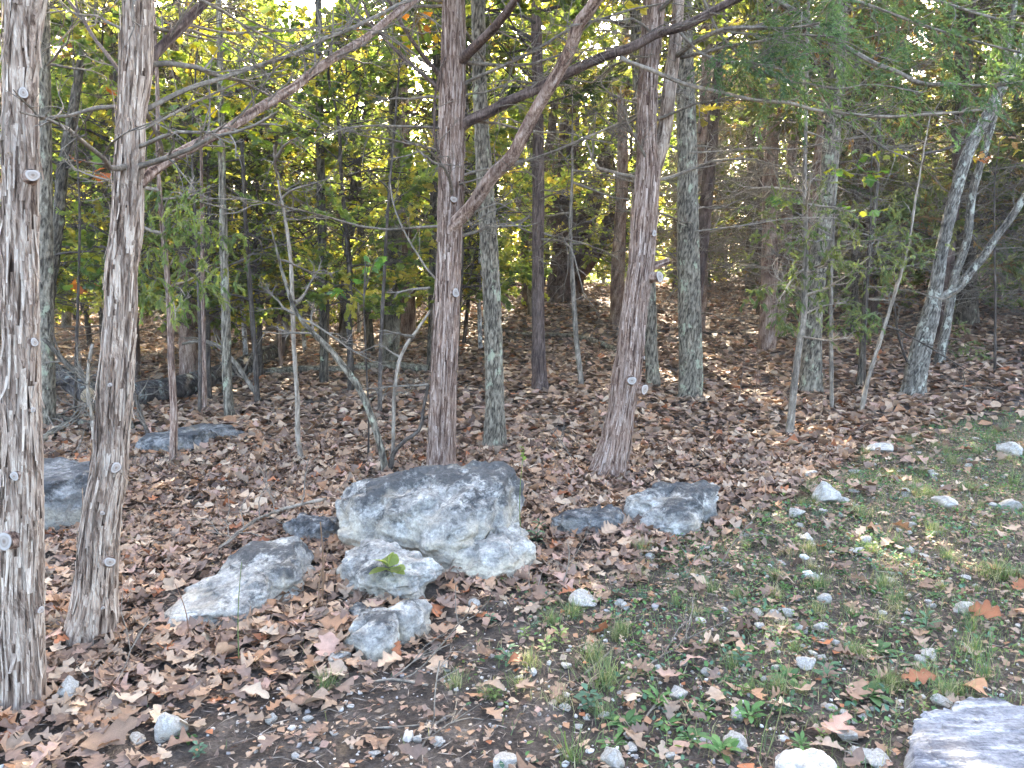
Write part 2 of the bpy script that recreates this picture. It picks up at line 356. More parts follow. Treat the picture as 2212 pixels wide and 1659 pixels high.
# ------------------------------------------------------------------ ground
def axis(lo, hi, mid, h0, n):
    t = np.linspace(-1, 1, n); k = 5.0; s = np.sinh(k * t) / np.sinh(k)
    return np.where(s < 0, mid + (mid - lo) * s, mid + (hi - mid) * s)
gx = axis(-160, 160, 0.5, .05, 210); gy = np.concatenate([np.linspace(-60, 1.2, 12)[:-1], 1.2 + (np.linspace(0, 1, 210) ** 2.6) * 240])
GX, GY = np.meshgrid(gx, gy); GZ = H(GX, GY) + .012 * perlin(np.stack([GX * 7, GY * 7, GX * 0], -1)) * (GY < 12)
nx, ny = len(gx), len(gy); ii = (np.arange(ny - 1)[:, None] * nx + np.arange(nx - 1)[None]).ravel()
tag(link('ground', mk_mesh('ground', np.stack([GX, GY, GZ], -1).reshape(-1, 3), np.stack([ii, ii + 1, ii + nx + 1, ii + nx], -1), M['soil'])), kind='structure', label='dark soil of the forest floor rising to a low ridge')

# ------------------------------------------------------------------ rocks
LM = []           # landmarks used to word the labels of small things: (phrase, x, y)
ROCKS = []        # footprint circles kept free of litter: (x, y, r)
def ray_z(vx, vy, z):
    d = ray(vx, vy); t = (z - CAM_Z) / d[2]; return np.array([d[0] * t, d[1] * t])
def chips(P, size, seed):
    """broken facets: each cell of the mass is tilted its own way"""
    g = np.random.default_rng(seed); sh = P.shape[:-1]; Q = P.reshape(-1, 3); lo, hi = Q.min(0) - size, Q.max(0) + size; n = int(min(260, max(14, np.prod((hi - lo) / size)))); c = g.uniform(lo, hi, (n, 3)); nv = g.normal(size=(n, 3)); of = g.normal(0, .25, n) * size
    d = np.linalg.norm(Q[:, None] - c[None], axis=-1); i = np.argsort(d, 1)[:, :2]; a = np.arange(len(Q)); d0, d1 = d[a, i[:, 0]], d[a, i[:, 1]]; val = [((Q - c[i[:, k]]) * nv[i[:, k]]).sum(-1) * .35 + of[i[:, k]] for k in (0, 1)]
    t = .5 * np.clip(1 - (d1 - d0) / (size * .22), 0, 1); crack = np.exp(-((d1 - d0) / (size * .07)) ** 2); return (val[0] * (1 - t) + val[1] * t).reshape(sh), crack.reshape(sh)
def rock(label, outline, h, mat, seed, nphi=200, nlat=80, p=.35, q=.5, slope=(0, 0), under=0., amp=1., short=None, dark=.5, cream=.3, facet=5, name='rock', cat='rock', grow=1.0):
    g = np.random.default_rng(seed)
    pts = []
    for vx, vy, zh in outline:
        b = ghit(vx, min(vy, 1700)) if vy < 1690 else None
        z0 = b[2] if b is not None else 0.
        pts.append(ray_z(vx, vy, z0 + zh) if (zh > 0 or b is None) else b[:2])
    pts = np.array(pts); c = pts.mean(0); d = pts - c; an = np.arctan2(d[:, 1], d[:, 0]); R = np.hypot(d[:, 0], d[:, 1]); o = np.argsort(an)
    an, R = an[o], R[o]; phi = np.linspace(-np.pi, np.pi, nphi, endpoint=False)
    Rp = np.interp(phi, np.concatenate([an - 2 * np.pi, an, an + 2 * np.pi]), np.tile(R, 3)) * grow
    lat = np.concatenate([np.linspace(-.55, 0, max(6, nlat // 6), endpoint=False), np.linspace(0, np.pi / 2, nlat) ])
    cl = np.clip(np.cos(lat), 0, 1) ** p; sn = np.sign(np.sin(lat)) * np.abs(np.sin(lat)) ** q
    z0 = float(H(*c)); um = 1 - under * np.exp(-((sn - .12) / .22) ** 2)
    dirs = np.stack([np.cos(phi), np.sin(phi)], -1)
    XY = (Rp[None, :, None] * dirs[None]) * (cl * um)[:, None, None]
    hh = h * (1 + slope[0] * XY[..., 0] / R.max() + slope[1] * XY[..., 1] / R.max())
    Z = hh * sn[:, None]
    P = np.concatenate([XY, Z[..., None]], -1); sc_r = R.mean()
    # broken faces: planes that slice the mass
    for k in range(facet):
        nv = nrm(g.normal(size=3) * np.array([1, 1, .7]) + np.array([0, -.2, .35])); ext = np.quantile((P @ nv), .93 + .05 * g.random())
        ov = np.maximum(P @ nv - ext, 0); P = P - (ov * .85)[..., None] * nv
    s_ = min(sc_r, h * 1.5 + .1); n0 = fbm(P / s_ * 1.1 + seed, 3); n1 = 1 - 2 * np.abs(perlin(P * 7 + seed * 3)); n2 = fbm(P * 22 + seed, 3)
    rd = nrm(P + np.array([0, 0, .02])); rd[..., 2] = rd[..., 2] * .8
    n3 = 1 - 2 * np.abs(perlin(P * np.array([5., 5., 14.]) + seed))
    q_ = min(1, s_ * 2); c1, k1 = chips(P + .25 * s_ * n0[..., None] * .3, .42 * s_, seed); c2, k2 = chips(P + .02 * n2[..., None], .17 * s_ + .01, seed + 1)
    P = P + rd * ((.10 * s_ * n0 + .42 * c1 + .30 * c2 - .012 * q_ * k1 - .006 * q_ * k2 + .022 * n1 * q_ + .014 * n3 * q_ + .011 * n2) * amp)[..., None]
    hn = np.clip(P[..., 2] / max(h, .02), 0, 1.4)
    colr = np.stack([np.clip(dark * (hn * 1.1 - .1) + .35 * n0, 0, 1.2), np.clip(cream * (1.25 - hn * 1.6) + .25 * n1, 0, 1), hn * 0], -1)
    V = P.reshape(-1, 3) + np.array([c[0], c[1], z0]); m = len(lat)
    i = np.arange(m - 1)[:, None] * nphi; j = np.arange(nphi)[None]; j2 = (j + 1) % nphi
    Q = np.stack([i + j, i + j2, i + nphi + j2, i + nphi + j], -1).reshape(-1, 4)
    o_ = solo(name, V, Q, M[mat], label, cat, col=colr.reshape(-1, 3) + (.25 * c1 / s_)[..., None].reshape(-1, 1) * np.array([1, -1, 0]), org=np.array([c[0], c[1], z0]))
    ROCKS.append((c[0], c[1], Rp, phi, h, z0, hh)); LM.append((short or label, c[0], c[1])); return o_
BO = rock('tall boulder of weathered grey limestone with a cream base before the central cedar',
     [(740, 1110, .18), (752, 1068, .28), (824, 1024, .38), (887, 1010, .42), (970, 1001, .44), (1050, 1008, .42), (1086, 1022, .38), (1104, 1100, .14), (1100, 1180, .05), (1050, 1225, 0), (975, 1246, 0), (900, 1226, 0), (830, 1190, .03), (752, 1172, .04)],
     .40, 'rock', 11, 250, 96, p=.42, q=.6, slope=(.22, .30), under=.12, amp=.9, short='the tall grey boulder', dark=.66, cream=.55, facet=7, name='boulder', cat='boulder', grow=1.04)
bl = rock('x', [(985, 1246, 0), (1070, 1256, 0), (1128, 1205, 0), (1138, 1170, .02), (1105, 1130, .1), (1040, 1140, .12), (985, 1190, .06)], .16, 'rock', 17, 180, 60, p=.5, q=.8, amp=1.1, dark=.0, cream=1.0, facet=4, name='base_ledge')
del bl['label'], bl['category']; bl.parent = BO; bl.location = bl.location - BO.location; LM.pop()
rock('long pale limestone slab sloping out of the leaf litter left of the tall boulder',
     [(345, 1356, 0), (385, 1300, .02), (425, 1258, .05), (470, 1226, .09), (505, 1194, .13), (548, 1166, .15), (612, 1170, .13), (684, 1188, .09), (690, 1222, .02), (640, 1262, 0), (585, 1304, 0), (510, 1338, 0), (420, 1362, 0)],
     .135, 'rock', 23, 220, 76, p=.42, q=.75, slope=(.55, .55), amp=.75, short='the long pale slab', dark=.42, cream=.25, facet=5, grow=1.1)
rock('low dark bluish rock half buried between the long slab and the tall boulder', [(612, 1160, 0), (640, 1132, .08), (690, 1122, .08), (725, 1128, .06), (728, 1165, 0), (660, 1172, 0)], .12, 'rock_dark', 31, 120, 40, short='the low bluish rock')
rock('knobbly pale rock lying under the front face of the tall boulder',
     [(747, 1239, 0), (765, 1182, .09), (804, 1171, .10), (835, 1182, .10), (875, 1205, .10), (937, 1233, .08), (964, 1262, .03), (954, 1300, 0), (830, 1310, 0), (785, 1285, 0)],
     .15, 'rock', 37, 190, 64, p=.5, q=.75, amp=1.15, short='the knobbly pale rock', dark=.20, cream=.30, facet=6, slope=(0, .2))
rock('speckled oblong rock tilted towards the viewer, lowest of the boulder group',
     [(737, 1400, 0), (787, 1353, .09), (837, 1306, .13), (880, 1283, .14), (917, 1293, .12), (940, 1330, .04), (918, 1368, 0), (860, 1392, 0), (804, 1424, 0), (748, 1426, 0)],
     .135, 'rock', 43, 190, 64, p=.4, q=.6, amp=.6, short='the speckled oblong rock', dark=.48, cream=.5, facet=7, slope=(.15, .25), grow=1.08)
rock('small rounded grey stone half sunk in leaves beside the speckled oblong rock', [(758, 1330, 0), (765, 1310, .03), (785, 1307, .03), (800, 1318, .02), (798, 1338, 0), (775, 1342, 0)], .05, 'rock', 47, 80, 30, short='the small sunk stone')
rock('flat grey rock slab lying among leaves between the boulder and the pale-rimmed rock', [(1190, 1125, .05), (1222, 1111, .09), (1290, 1108, .09), (1350, 1107, .08), (1353, 1128, 0), (1330, 1150, 0), (1260, 1158, 0), (1205, 1150, 0)], .11, 'rock_dark', 53, 160, 50, p=.3, q=.4, short='the flat grey slab', dark=.5, cream=.1)
rock('grey rock with a pale rim standing at the edge of the leaf litter',
     [(1352, 1095, .08), (1400, 1066, .15), (1450, 1056, .17), (1500, 1045, .18), (1543, 1052, .15), (1555, 1082, .06), (1510, 1130, 0), (1440, 1163, 0), (1375, 1130, 0)],
     .18, 'rock', 59, 160, 54, p=.4, q=.5, slope=(.2, .2), amp=1.1, short='the pale-rimmed rock', dark=.5, cream=.25)
rock('broad bluish grey rock slab in the near corner beside the rust red leaf',
     [(1978, 1575, .01), (2000, 1546, .03), (2052, 1532, .035), (2068, 1510, .04), (2100, 1503, .04), (2150, 1504, .04), (2215, 1520, .04), (2300, 1530, .04), (2400, 1620, .04), (2380, 1760, 0), (2150, 1790, 0), (1990, 1740, 0), (1962, 1650, 0), (1980, 1610, 0)],
     .042, 'slab', 61, 240, 60, p=.2, q=.45, amp=.9, short='the bluish slab', dark=.34, cream=.35, facet=2)
rock('lichen covered square rock block standing behind the two shaggy cedars', [(70, 1000, .34), (95, 985, .36), (150, 988, .36), (200, 1015, .34), (212, 1060, .2), (205, 1135, 0), (140, 1150, 0), (70, 1150, 0)], .33, 'rock_dark', 67, 160, 70, p=.2, q=.25, amp=.7, short='the square rock block', dark=.35, cream=.5)
rock('low flat bluish rock ledge in the leaves beyond the second cedar', [(290, 975, .02), (310, 945, .10), (370, 931, .12), (460, 926, .12), (547, 926, .10), (552, 946, .0), (440, 968, 0), (350, 984, 0)], .13, 'rock_dark', 71, 200, 50, p=.3, q=.4, amp=.9, short='the low rock ledge', dark=.42, cream=.05)
rock('rounded pale stone at the near edge of the gravel beside a dark green weed', [(1676, 1655, .03), (1700, 1630, .06), (1735, 1624, .07), (1772, 1635, .05), (1785, 1670, 0), (1740, 1720, 0), (1690, 1700, 0)], .08, 'stone', 73, 120, 40, p=.4, q=.5, amp=.6, short='the rounded pale stone', dark=.2)

# ------------------------------------------------------------------ shared foliage, as numpy prototypes
GREENS = np.array([[.075, .095, .038], [.10, .115, .045], [.06, .08, .038], [.125, .13, .055]])
def cedar_crown(seed, z0, z1, Rm, nb, nspray, nel, L=.085, wd=.022, cols=GREENS, dead=.12, droop=-.25, shape=1.0):
    g = np.random.default_rng(seed); z = z0 + (z1 - z0) * g.random(nb) ** .9; az = g.uniform(0, 2 * np.pi, nb)
    u = (z - z0) / (z1 - z0); ln = Rm * (np.clip(1.08 - u, .08, 1) ** (.7 * shape)) * (.55 + .45 * sstep(0, .2, u)) * g.uniform(.6, 1.15, nb)
    d = np.stack([np.cos(az), np.sin(az), g.uniform(.1, .75, nb) + .35 * u], -1); p0 = np.stack([0 * z, 0 * z, z], -1)
    P = wig(p0, d, ln, 7, g, .22, droop * .8); sp, sd, t = spawn(P, nspray, g, .25, 1., .75, .5)
    Ps = wig(sp, sd, (g.uniform(.16, .48, len(sp)) * np.clip(ln.repeat(nspray), .5, 1.4))[:], 4, g, .3, droop)
    ep, ed, _ = spawn(Ps, nel, g, .1, 1., .55, .6); ed = nrm(ed + np.array([0, 0, -.2]))
    V, Q = elems(ep, ed, g.uniform(.6, 1.3, len(ep)) * L, g.uniform(.6, 1.3, len(ep)) * wd, g)
    ci = g.integers(0, len(cols), len(Ps)); c = cols[ci] * g.uniform(.7, 1.35, (len(Ps), 1)); br = g.random(len(Ps)) < dead
    c[br] = np.array([.13, .085, .045]) * g.uniform(.7, 1.3, (br.sum(), 1))
    c = np.repeat(np.repeat(c, nel, 0) * g.uniform(.75, 1.25, (len(ep), 1)), 4, 0)
    Bv, Bq = btubes(P, np.clip(ln * .011, .006, .03), .003, 5); Sv, Sq = btubes(Ps, .004, .0015, 3)
    B = Acc().add(Bv, Bq).add(Sv, Sq).get()
    return (V, [Q], c), B
def dead_twigs(seed, z0, z1, nb, L0=.6, L1=1.7, r=.012, n2=7, n3=3, az=None, zd=(-.15, .45)):
    g = np.random.default_rng(seed); z = g.uniform(z0, z1, nb); a = g.uniform(0, 2 * np.pi, nb) if az is None else g.uniform(az[0], az[1], nb)
    d = np.stack([np.cos(a), np.sin(a), g.uniform(*zd, nb)], -1); ln = g.uniform(L0, L1, nb)
    P = wig(np.stack([0 * z, 0 * z, z], -1), d, ln, 8, g, .3, .05)
    p2, d2, t2 = spawn(P, n2, g, .25, 1, .8, .4); l2 = ln.repeat(n2) * g.uniform(.18, .42, len(p2)) * (1.15 - .5 * t2); P2 = wig(p2, d2, l2, 5, g, .4)
    p3, d3, t3 = spawn(P2, n3, g, .2, 1, .8, .5); P3 = wig(p3, d3, l2.repeat(n3) * g.uniform(.25, .6, len(p3)), 4, g, .4)
    rr = r * g.uniform(.7, 1.3, nb)
    out = []
    for k in range(nb):
        A = Acc(); v, q = btubes(P[k:k + 1], rr[k], .003, 6); A.add(v, q)
        v, q = btubes(P2[k * n2:(k + 1) * n2], rr[k] * .42, .0018, 3); A.add(v, q)
        v, q = btubes(P3[k * n2 * n3:(k + 1) * n2 * n3], rr[k] * .2, .0012, 3); A.add(v, q); out.append(A.get())
    return out
HEXL = np.array([[0, 0, 0], [.3, .38, .07], [.7, .30, .05], [1, 0, -.06], [.7, -.30, .05], [.3, -.38, .07]])
HEXF = np.array([[0, 1, 2, 3], [0, 3, 4, 5]])
def place(shape, faces, p, d, s, g, up=None, tilt=.5):
    """copies of a leaf shape at p, pointing along d, size s, normal near up"""
    n = len(p); d = nrm(d); u = np.array([0, 0, 1.]) + tilt * g.normal(size=(n, 3)) if up is None else up
    b = nrm(np.cross(u, d)); nn = np.cross(d, b); s = np.reshape(s, (-1, 1, 1))
    V = p[:, None] + s * (shape[None, :, :1] * d[:, None] + shape[None, :, 1:2] * b[:, None] + shape[None, :, 2:3] * nn[:, None])
    k = len(shape); return V.reshape(-1, 3), [(f[None] + (np.arange(n) * k)[:, None, None]).reshape(-1, f.shape[1]) for f in (faces if isinstance(faces, list) else [faces])]
YG = np.array([[.17, .20, .06], [.12, .16, .055], [.23, .235, .07], [.09, .125, .05], [.29, .25, .07], [.14, .18, .065]])
def broad_crown(seed, z0, z1, Rm, nb, nspray, nel, size=.085, cols=YG):
    g = np.random.default_rng(seed); z = g.uniform(z0, z1, nb); az = g.uniform(0, 2 * np.pi, nb); u = (z - z0) / (z1 - z0)
    ln = Rm * (.5 + .5 * np.sin(np.pi * np.clip(u * .8 + .2, 0, 1))) * g.uniform(.6, 1.2, nb)
    P = wig(np.stack([0 * z, 0 * z, z], -1), np.stack([np.cos(az), np.sin(az), g.uniform(.1, .9, nb)], -1), ln, 7, g, .25, -.1)
    sp, sd, t = spawn(P, nspray, g, .25, 1, .8, .35); Ps = wig(sp, sd, ln.repeat(nspray) * g.uniform(.15, .4, len(sp)), 5, g, .35, -.1)
    ep, ed, _ = spawn(Ps, nel, g, .15, 1, .9, .3); ed = nrm(ed + np.array([0, 0, -.15]))
    V, Fs = place(HEXL, HEXF, ep, ed, g.uniform(.6, 1.3, len(ep)) * size, g, None, .45)
    c = np.repeat(cols[g.integers(0, len(cols), len(Ps))] * g.uniform(.75, 1.3, (len(Ps), 1)), nel, 0) * g.uniform(.8, 1.2, (len(ep), 1))
    Bv, Bq = btubes(P, np.clip(ln * .009, .005, .02), .003, 5); Sv, Sq = btubes(Ps, .004, .0015, 3)
    return (V, Fs, np.repeat(c, len(HEXL), 0)), Acc().add(Bv, Bq).add(Sv, Sq).get()

CROWN = {}
def crown_mesh(kind, mk):
    (V, Fs, c), (Bv, Bf, Bc) = mk; fm = 'leaf' if kind.startswith('broad') else 'needle'
    CROWN[kind] = (mk_mesh('foliage', V, Fs, M[fm], False, c), mk_mesh('branches', Bv, Bf, M['twig_dark'], True, Bc * .5))
for k, s in enumerate((101, 102, 103)): crown_mesh('cedar%d' % k, cedar_crown(s, 0, 6.0, 1.75 + .25 * k, 46, 15, 29, .10, .026))
for k, s in enumerate((111, 112)): crown_mesh('broad%d' % k, broad_crown(s, 0, 5.0, 2.0, 38, 10, 28, .075))
crown_mesh('sap0', cedar_crown(121, 0, 1.7, .55, 20, 9, 26, .06, .014, dead=.05, droop=-.5))
crown_mesh('sap1', cedar_crown(122, 0, 2.2, .7, 22, 9, 26, .06, .014, dead=.05, droop=-.9, cols=GREENS * 1.25))
def add_crown(root, kind, loc, scale, rz):
    for nm, me in zip(('foliage', 'branches'), CROWN[kind]):
        o = link(nm, me, root, tuple(np.asarray(loc) - ORG[root])); o.scale = (scale,) * 3; o.rotation_euler = (0, 0, rz); o['kind'] = 'stuff'; ORG[o] = ORG[root]

# ------------------------------------------------------------------ traced trees
def trace_pts(pts, Y0, lean=0.0):
    P = []; R = []; z0 = None
    for vx, vy, wv in pts:
        p = atY(vx, vy, Y0); p = atY(vx, vy, Y0 + lean * max(0, p[2]))
        dep = p[1] * _c - (p[2] - CAM_Z) * _s; P.append(p); R.append(wv / 2 * dep / F)
    return np.array(P), np.array(R)
TREES = {}
def tree(key, label, mat, kind, pts, top=7.5, nseg=40, ds=.04, flare=0., amp=1., name='cedar_tree', cat='tree', group=None, short=None, base=None, lean=0., trunk_root=None, crown=None, cz=None, csc=1.0, ndead=0, dz=None, dL=(.5, 1.5), dmat='twig', zd=(-.15, .45)):
    """pts from the base up (picture x, y, width)"""
    b = ghit(*(base or pts[0][:2])); Y0 = b[1] + .5 * pts[0][2] * b[1] / F
    if base is None or True: P, R = trace_pts(pts, Y0, lean)
    dn = nrm(P[1] - P[0]); P = np.concatenate([[P[0] - dn * .2], P]); R = np.concatenate([[R[0] * 1.1], R])
    if top > P[-1, 2] + .3:
        dr = nrm(P[-1] - P[-3]); dr = nrm(dr + np.array([0, 0, 1.2])); L = (top - P[-1, 2]) / dr[2]
        P = np.concatenate([P, P[-1] + dr * np.array([[L * .5], [L]])]); R = np.concatenate([R, [R[-1] * .7, R[-1] * .25]])
    org = np.array([P[1, 0], P[1, 1], float(H(P[1, 0], P[1, 1]))]); seed = (sum(map(ord, key)) * 7) % 997
    t = thing(name, org, label, cat, group)
    fn = (bark_cedar if kind == 'cedar' else bark_oak)(seed, flare, amp)
    V, Fs, h = tube(P, R, nseg, ds, fn, zfine=CAM_Z + .36 * Y0); tk = part('trunk', V, Fs, M[mat], t, col=np.repeat(h[:, None], 3, 1))
    TREES[key] = dict(root=t, P=P, R=R, Y0=Y0, trunk=tk, seed=seed); 
    if short and len(short.split()) < 7: LM.append((short, org[0], org[1]))
    ROCKS.append((org[0], org[1], None, None, R[1] * .9, 0, 0))
    if crown:
        zc = cz if cz is not None else CAM_Z + .30 * Y0
        x = np.interp(zc, P[:, 2], P[:, 0]); y = np.interp(zc, P[:, 2], P[:, 1])
        add_crown(t, crown, (x, y, zc), csc, seed)
    if ndead:
        lo, hi = dz or (1.0, CAM_Z + .36 * Y0)
        for V, Fs, c in dead_twigs(seed + 5, lo, hi, ndead, dL[0], dL[1], .010 + .0012 * Y0 * .5, zd=zd):
            zz = V[0:6, 2].mean(); off = np.array([np.interp(zz, P[:, 2], P[:, 0]), np.interp(zz, P[:, 2], P[:, 1]), 0])
            part('dead_branch', V + off, Fs, M[dmat], t, col=c * .5)
    return t
g0 = np.random.default_rng(55)
def branch(key, pts, w0, w1, dy=0., mat='cedar_dark', ntw=14, tl=(.15, .5), seed=1, name='branch', kind='cedar', Yb=None):
    T = TREES[key]; Y = Yb if Yb is not None else T['Y0']; n = len(pts)
    u = np.concatenate([[0], np.cumsum(np.hypot(np.diff([p[0] for p in pts]), np.diff([p[1] for p in pts])))]); u = u / u[-1]
    P = np.array([atY(vx, vy, Y + dy * k) for (vx, vy), k in zip(pts, u)]); dep = P[:, 1]
    R = (w0 + (w1 - w0) * u) / 2 * dep / F
    big = R[0] > .02; fn = bark_cedar(seed + 3, 0, .35 if big else .1)
    V, Fs, h = tube(P, R, 20 if big else 7, .03 if big else .06, fn)
    b = part(name, V, Fs, M[mat], T['root'], col=np.repeat(h[:, None], 3, 1))
    if ntw:
        g = np.random.default_rng(seed * 31 + 7); C, _, _ = resample(P, R, .12)
        p2, d2, t2 = spawn(C[None], ntw, g, .12, 1, .8, .5); P2 = wig(p2, d2, g.uniform(*tl, ntw), 6, g, .35)
        p3, d3, t3 = spawn(P2, 3, g, .2, 1, .8, .5); P3 = wig(p3, d3, g.uniform(.3, .6, len(p3)) * tl[1] * .6, 4, g, .4)
        A = Acc(); r2 = min(R.min() * .6, .006); A.add(*btubes(P2, r2, .0015, 4)); A.add(*btubes(P3, r2 * .5, .001, 3)); V, Fs, c = A.get()
        o = part('twigs', V, Fs, M['twig'], b, col=c * .5, kind='stuff')
    return b, P
def stub(key, vx, vy, dia, out=.04, turn=None, up=.1, collar=True):
    """sawn branch stub whose cut face shows at picture point vx, vy"""
    T = TREES[key]; P, R = T['P'], T['R']; p = atY(vx, vy, T['Y0']); z = p[2]
    cx, cy_, r = (np.interp(z, P[:, 2], P[:, 0]), np.interp(z, P[:, 2], P[:, 1]), np.interp(z, P[:, 2], R))
    s = np.clip((p[0] - cx) / r, -.97, .97); nv = np.array([s, -math.sqrt(1 - s * s), 0]); a = nrm(nv * np.array([1, 1, 0]) + np.array([0, -.25, up]))
    if turn is not None: a = nrm(np.array(turn, float))
    base = np.array([cx, cy_, z]) + nv * r * .80; dep = p[1]; rr = dia / 2 * dep / F; tip = base + a * (r * .2 + out)
    V, Fs, h = tube([base - a * .02, base + a * r * .1, (base + tip) / 2, tip], [rr * (1.7 if collar else 1.1), rr * (1.45 if collar else 1.05), rr * 1.1, rr * 1.02], 16, .01, bark_cedar(int(vx), 0, .25), cap=False)
    b = part('branch_stub', V, Fs, M['cedar_red'], T['root'], col=np.repeat(h[:, None], 3, 1))
    t1 = nrm(np.cross(a, [0, 0, 1])); t2 = np.cross(a, t1); k = 20; th = np.linspace(0, 2 * np.pi, k, endpoint=False); rings = [.0, .2, .38, .55, .72, .86, 1.0]
    cols = [(.16, .11, .075), (.23, .18, .14), (.32, .275, .225), (.26, .22, .175), (.355, .31, .26), (.39, .35, .30), (.26, .22, .18)]
    VV = [tip + a * .004]; CC = [cols[0]]; QQ = []; TT = []
    for q, rg in enumerate(rings[1:]):
        wob = 1 + .13 * np.cos(2 * th + vx) + .06 * np.cos(3 * th + vy); VV += list(tip + a * (.004 - .003 * rg) + (rr * 1.0 * rg * wob)[:, None] * (np.cos(th)[:, None] * t1 + np.sin(th)[:, None] * t2)); CC += [cols[q + 1]] * k
        j = np.arange(k); j2 = (j + 1) % k
        if q == 0: TT = np.stack([j * 0, 1 + j, 1 + j2], -1)
        else: QQ.append(np.stack([1 + (q - 1) * k + j, 1 + q * k + j, 1 + q * k + j2, 1 + (q - 1) * k + j2], -1))
    part('cut_face', np.array(VV), [TT, np.concatenate(QQ)], M['cut'], b, col=np.array(CC))
def strips(key, n, zlo, zhi, seed, Lr=(.06, .22), col=.62):
    """loose shreds of bark peeling from a trunk"""
    T = TREES[key]; P, R = T['P'], T['R']; g = np.random.default_rng(seed); z = g.uniform(zlo, zhi, n); a = g.uniform(np.pi, 2 * np.pi, n)
    L = g.uniform(*Lr, n); wd = g.uniform(.004, .011, n); peel = g.uniform(.0, .016, n) * g.choice([.3, 1, 1.6], n); dn = g.choice([-1, 1], n)
    A = Acc(); k = 5; u = np.linspace(0, 1, k); VV = np.zeros((n, k, 2, 3)); drift = g.normal(0, .06, n)
    for q in range(k):
        zz = z + dn * L * u[q]; r = np.interp(zz, P[:, 2], R) * 1.045 + .003 + peel * u[q] ** 2
        for e, s in enumerate((-1, 1)):
            aa = a + drift * u[q] + s * wd * (1 - .5 * u[q]) / r
            VV[:, q, e] = np.stack([np.interp(zz, P[:, 2], P[:, 0]) + r * np.cos(aa), np.interp(zz, P[:, 2], P[:, 1]) + r * np.sin(aa), zz], -1)
    b = (np.arange(n) * k * 2)[:, None]; q = np.arange(k - 1)[None] * 2; Q = np.stack([b + q, b + q + 1, b + q + 3, b + q + 2], -1).reshape(-1, 4)
    c = np.repeat(g.uniform(.3, 1.0, n), k * 2)[:, None] * np.ones(3)
    part('loose_bark', VV.reshape(-1, 3), Q, T['trunk'].data.materials[0], T['root'], col=c, kind='stuff')

# -- foreground cedars
tree('shaggy', 'pale shaggy cedar trunk with several sawn branch stubs, nearest tree in the photo', 'cedar_pale', 'cedar',
     [(52, 1545, 92), (52, 1500, 80), (51, 1373, 78), (49, 1106, 79), (46, 820, 71), (44, 553, 69), (46, 367, 68), (45, 200, 64), (47, 100, 66), (55, 0, 80)],
     6.5, 130, .016, .12, 1.0, short='the nearest shaggy cedar', crown='cedar1', cz=3.2, csc=.7)
strips('shaggy', 420, .05, 2.6, 1)
for a in ((47, 1152, 36, .03), (59, 1018, 18, .02), (78, 739, 17, .02), (93, 1312, 15, .02), (79, 883, 11, .015), (66, 212, 20, .03), (75, 385, 26, .035)): stub('shaggy', *a)
tree('pair', 'second shaggy cedar leaning left at its base, with long bare boughs reaching right', 'cedar_pale', 'cedar',
     [(190, 1398, 116), (195, 1373, 104), (208, 1273, 84), (222, 1106, 74), (236, 1020, 71), (245, 920, 65), (251, 820, 67), (261, 686, 62), (267, 553, 60), (271, 533, 58), (280, 367, 55), (285, 240, 55), (293, 167, 62), (298, 0, 60)],
     7, 130, .017, .22, 1.0, short='the second shaggy cedar', crown='cedar2', cz=2.95, csc=.75, ndead=14, dz=(1.9, 3.0), dL=(.5, 1.3))
strips('pair', 380, .05, 2.7, 2)
for a in ((262, 1003, 22, .025), (246, 1203, 22, .03), (257, 827, 9, .015), (240, 1098, 9, .01), (238, 1300, 8, .01)): stub('pair', *a)
branch('pair', [(300, 398), (318, 380), (367, 343), (433, 308), (500, 273), (567, 230), (633, 190), (667, 163), (737, 115), (797, 77), (837, 43), (904, -5), (980, -50)], 23, 13, 1.6, 'cedar_red', 20, (.2, .6), 1)
branch('pair', [(288, 300), (294, 250), (303, 205), (322, 150), (333, 120), (360, 90), (393, 57), (427, 20), (457, -8), (500, -50)], 22, 17, .4, 'cedar_dark', 8, (.2, .5), 2)
branch('pair', [(295, 245), (312, 238), (367, 210), (417, 188), (467, 173), (533, 150), (583, 135), (633, 117), (700, 83), (737, 71), (797, 43), (870, 5), (930, -30)], 11, 6, 1.2, 'twig', 18, (.2, .6), 3)
branch('pair', [(285, 215), (260, 160), (233, 120), (200, 77), (173, 33), (143, -5), (120, -40)], 9, 6, .8, 'cedar_dark', 8, (.2, .5), 4)
branch('pair', [(300, 285), (317, 275), (367, 250), (417, 223), (467, 200), (533, 173), (620, 150)], 6, 3, .9, 'twig', 12, (.2, .5), 5)
branch('pair', [(300, 160), (330, 70), (400, 55), (480, 70), (580, 68), (680, 62), (740, 50)], 6, 3, 1.2, 'twig', 12, (.2, .5), 6)

tree('central', 'tall reddish cedar rising directly behind the tall boulder with two thick dead limbs', 'cedar_red', 'cedar',
     [(953, 1025, 66), (953, 993, 63), (954, 953, 60), (958, 820, 54), (964, 686, 54), (970, 553, 51), (974, 400, 54), (976, 283, 57), (979, 167, 52), (980, 0, 46)],
     9, 110, .022, .2, 1.2, short='the central cedar', crown='cedar0', cz=3.5, csc=.9, ndead=22, dz=(1.8, 3.9), dL=(.6, 1.9), base=(953, 1022))
strips('central', 300, .3, 4, 3, (.08, .3))
for a in ((981, 435, 13, .03), (983, 633, 17, .03)): stub('central', *a)
branch('central', [(955, 525), (970, 500), (1020, 443), (1070, 373), (1104, 340), (1130, 293), (1164, 227), (1204, 160), (1237, 93), (1250, 53), (1277, 17), (1300, -20), (1340, -80)], 29, 24, -1.0, 'cedar_red', 8, (.2, .6), 11)
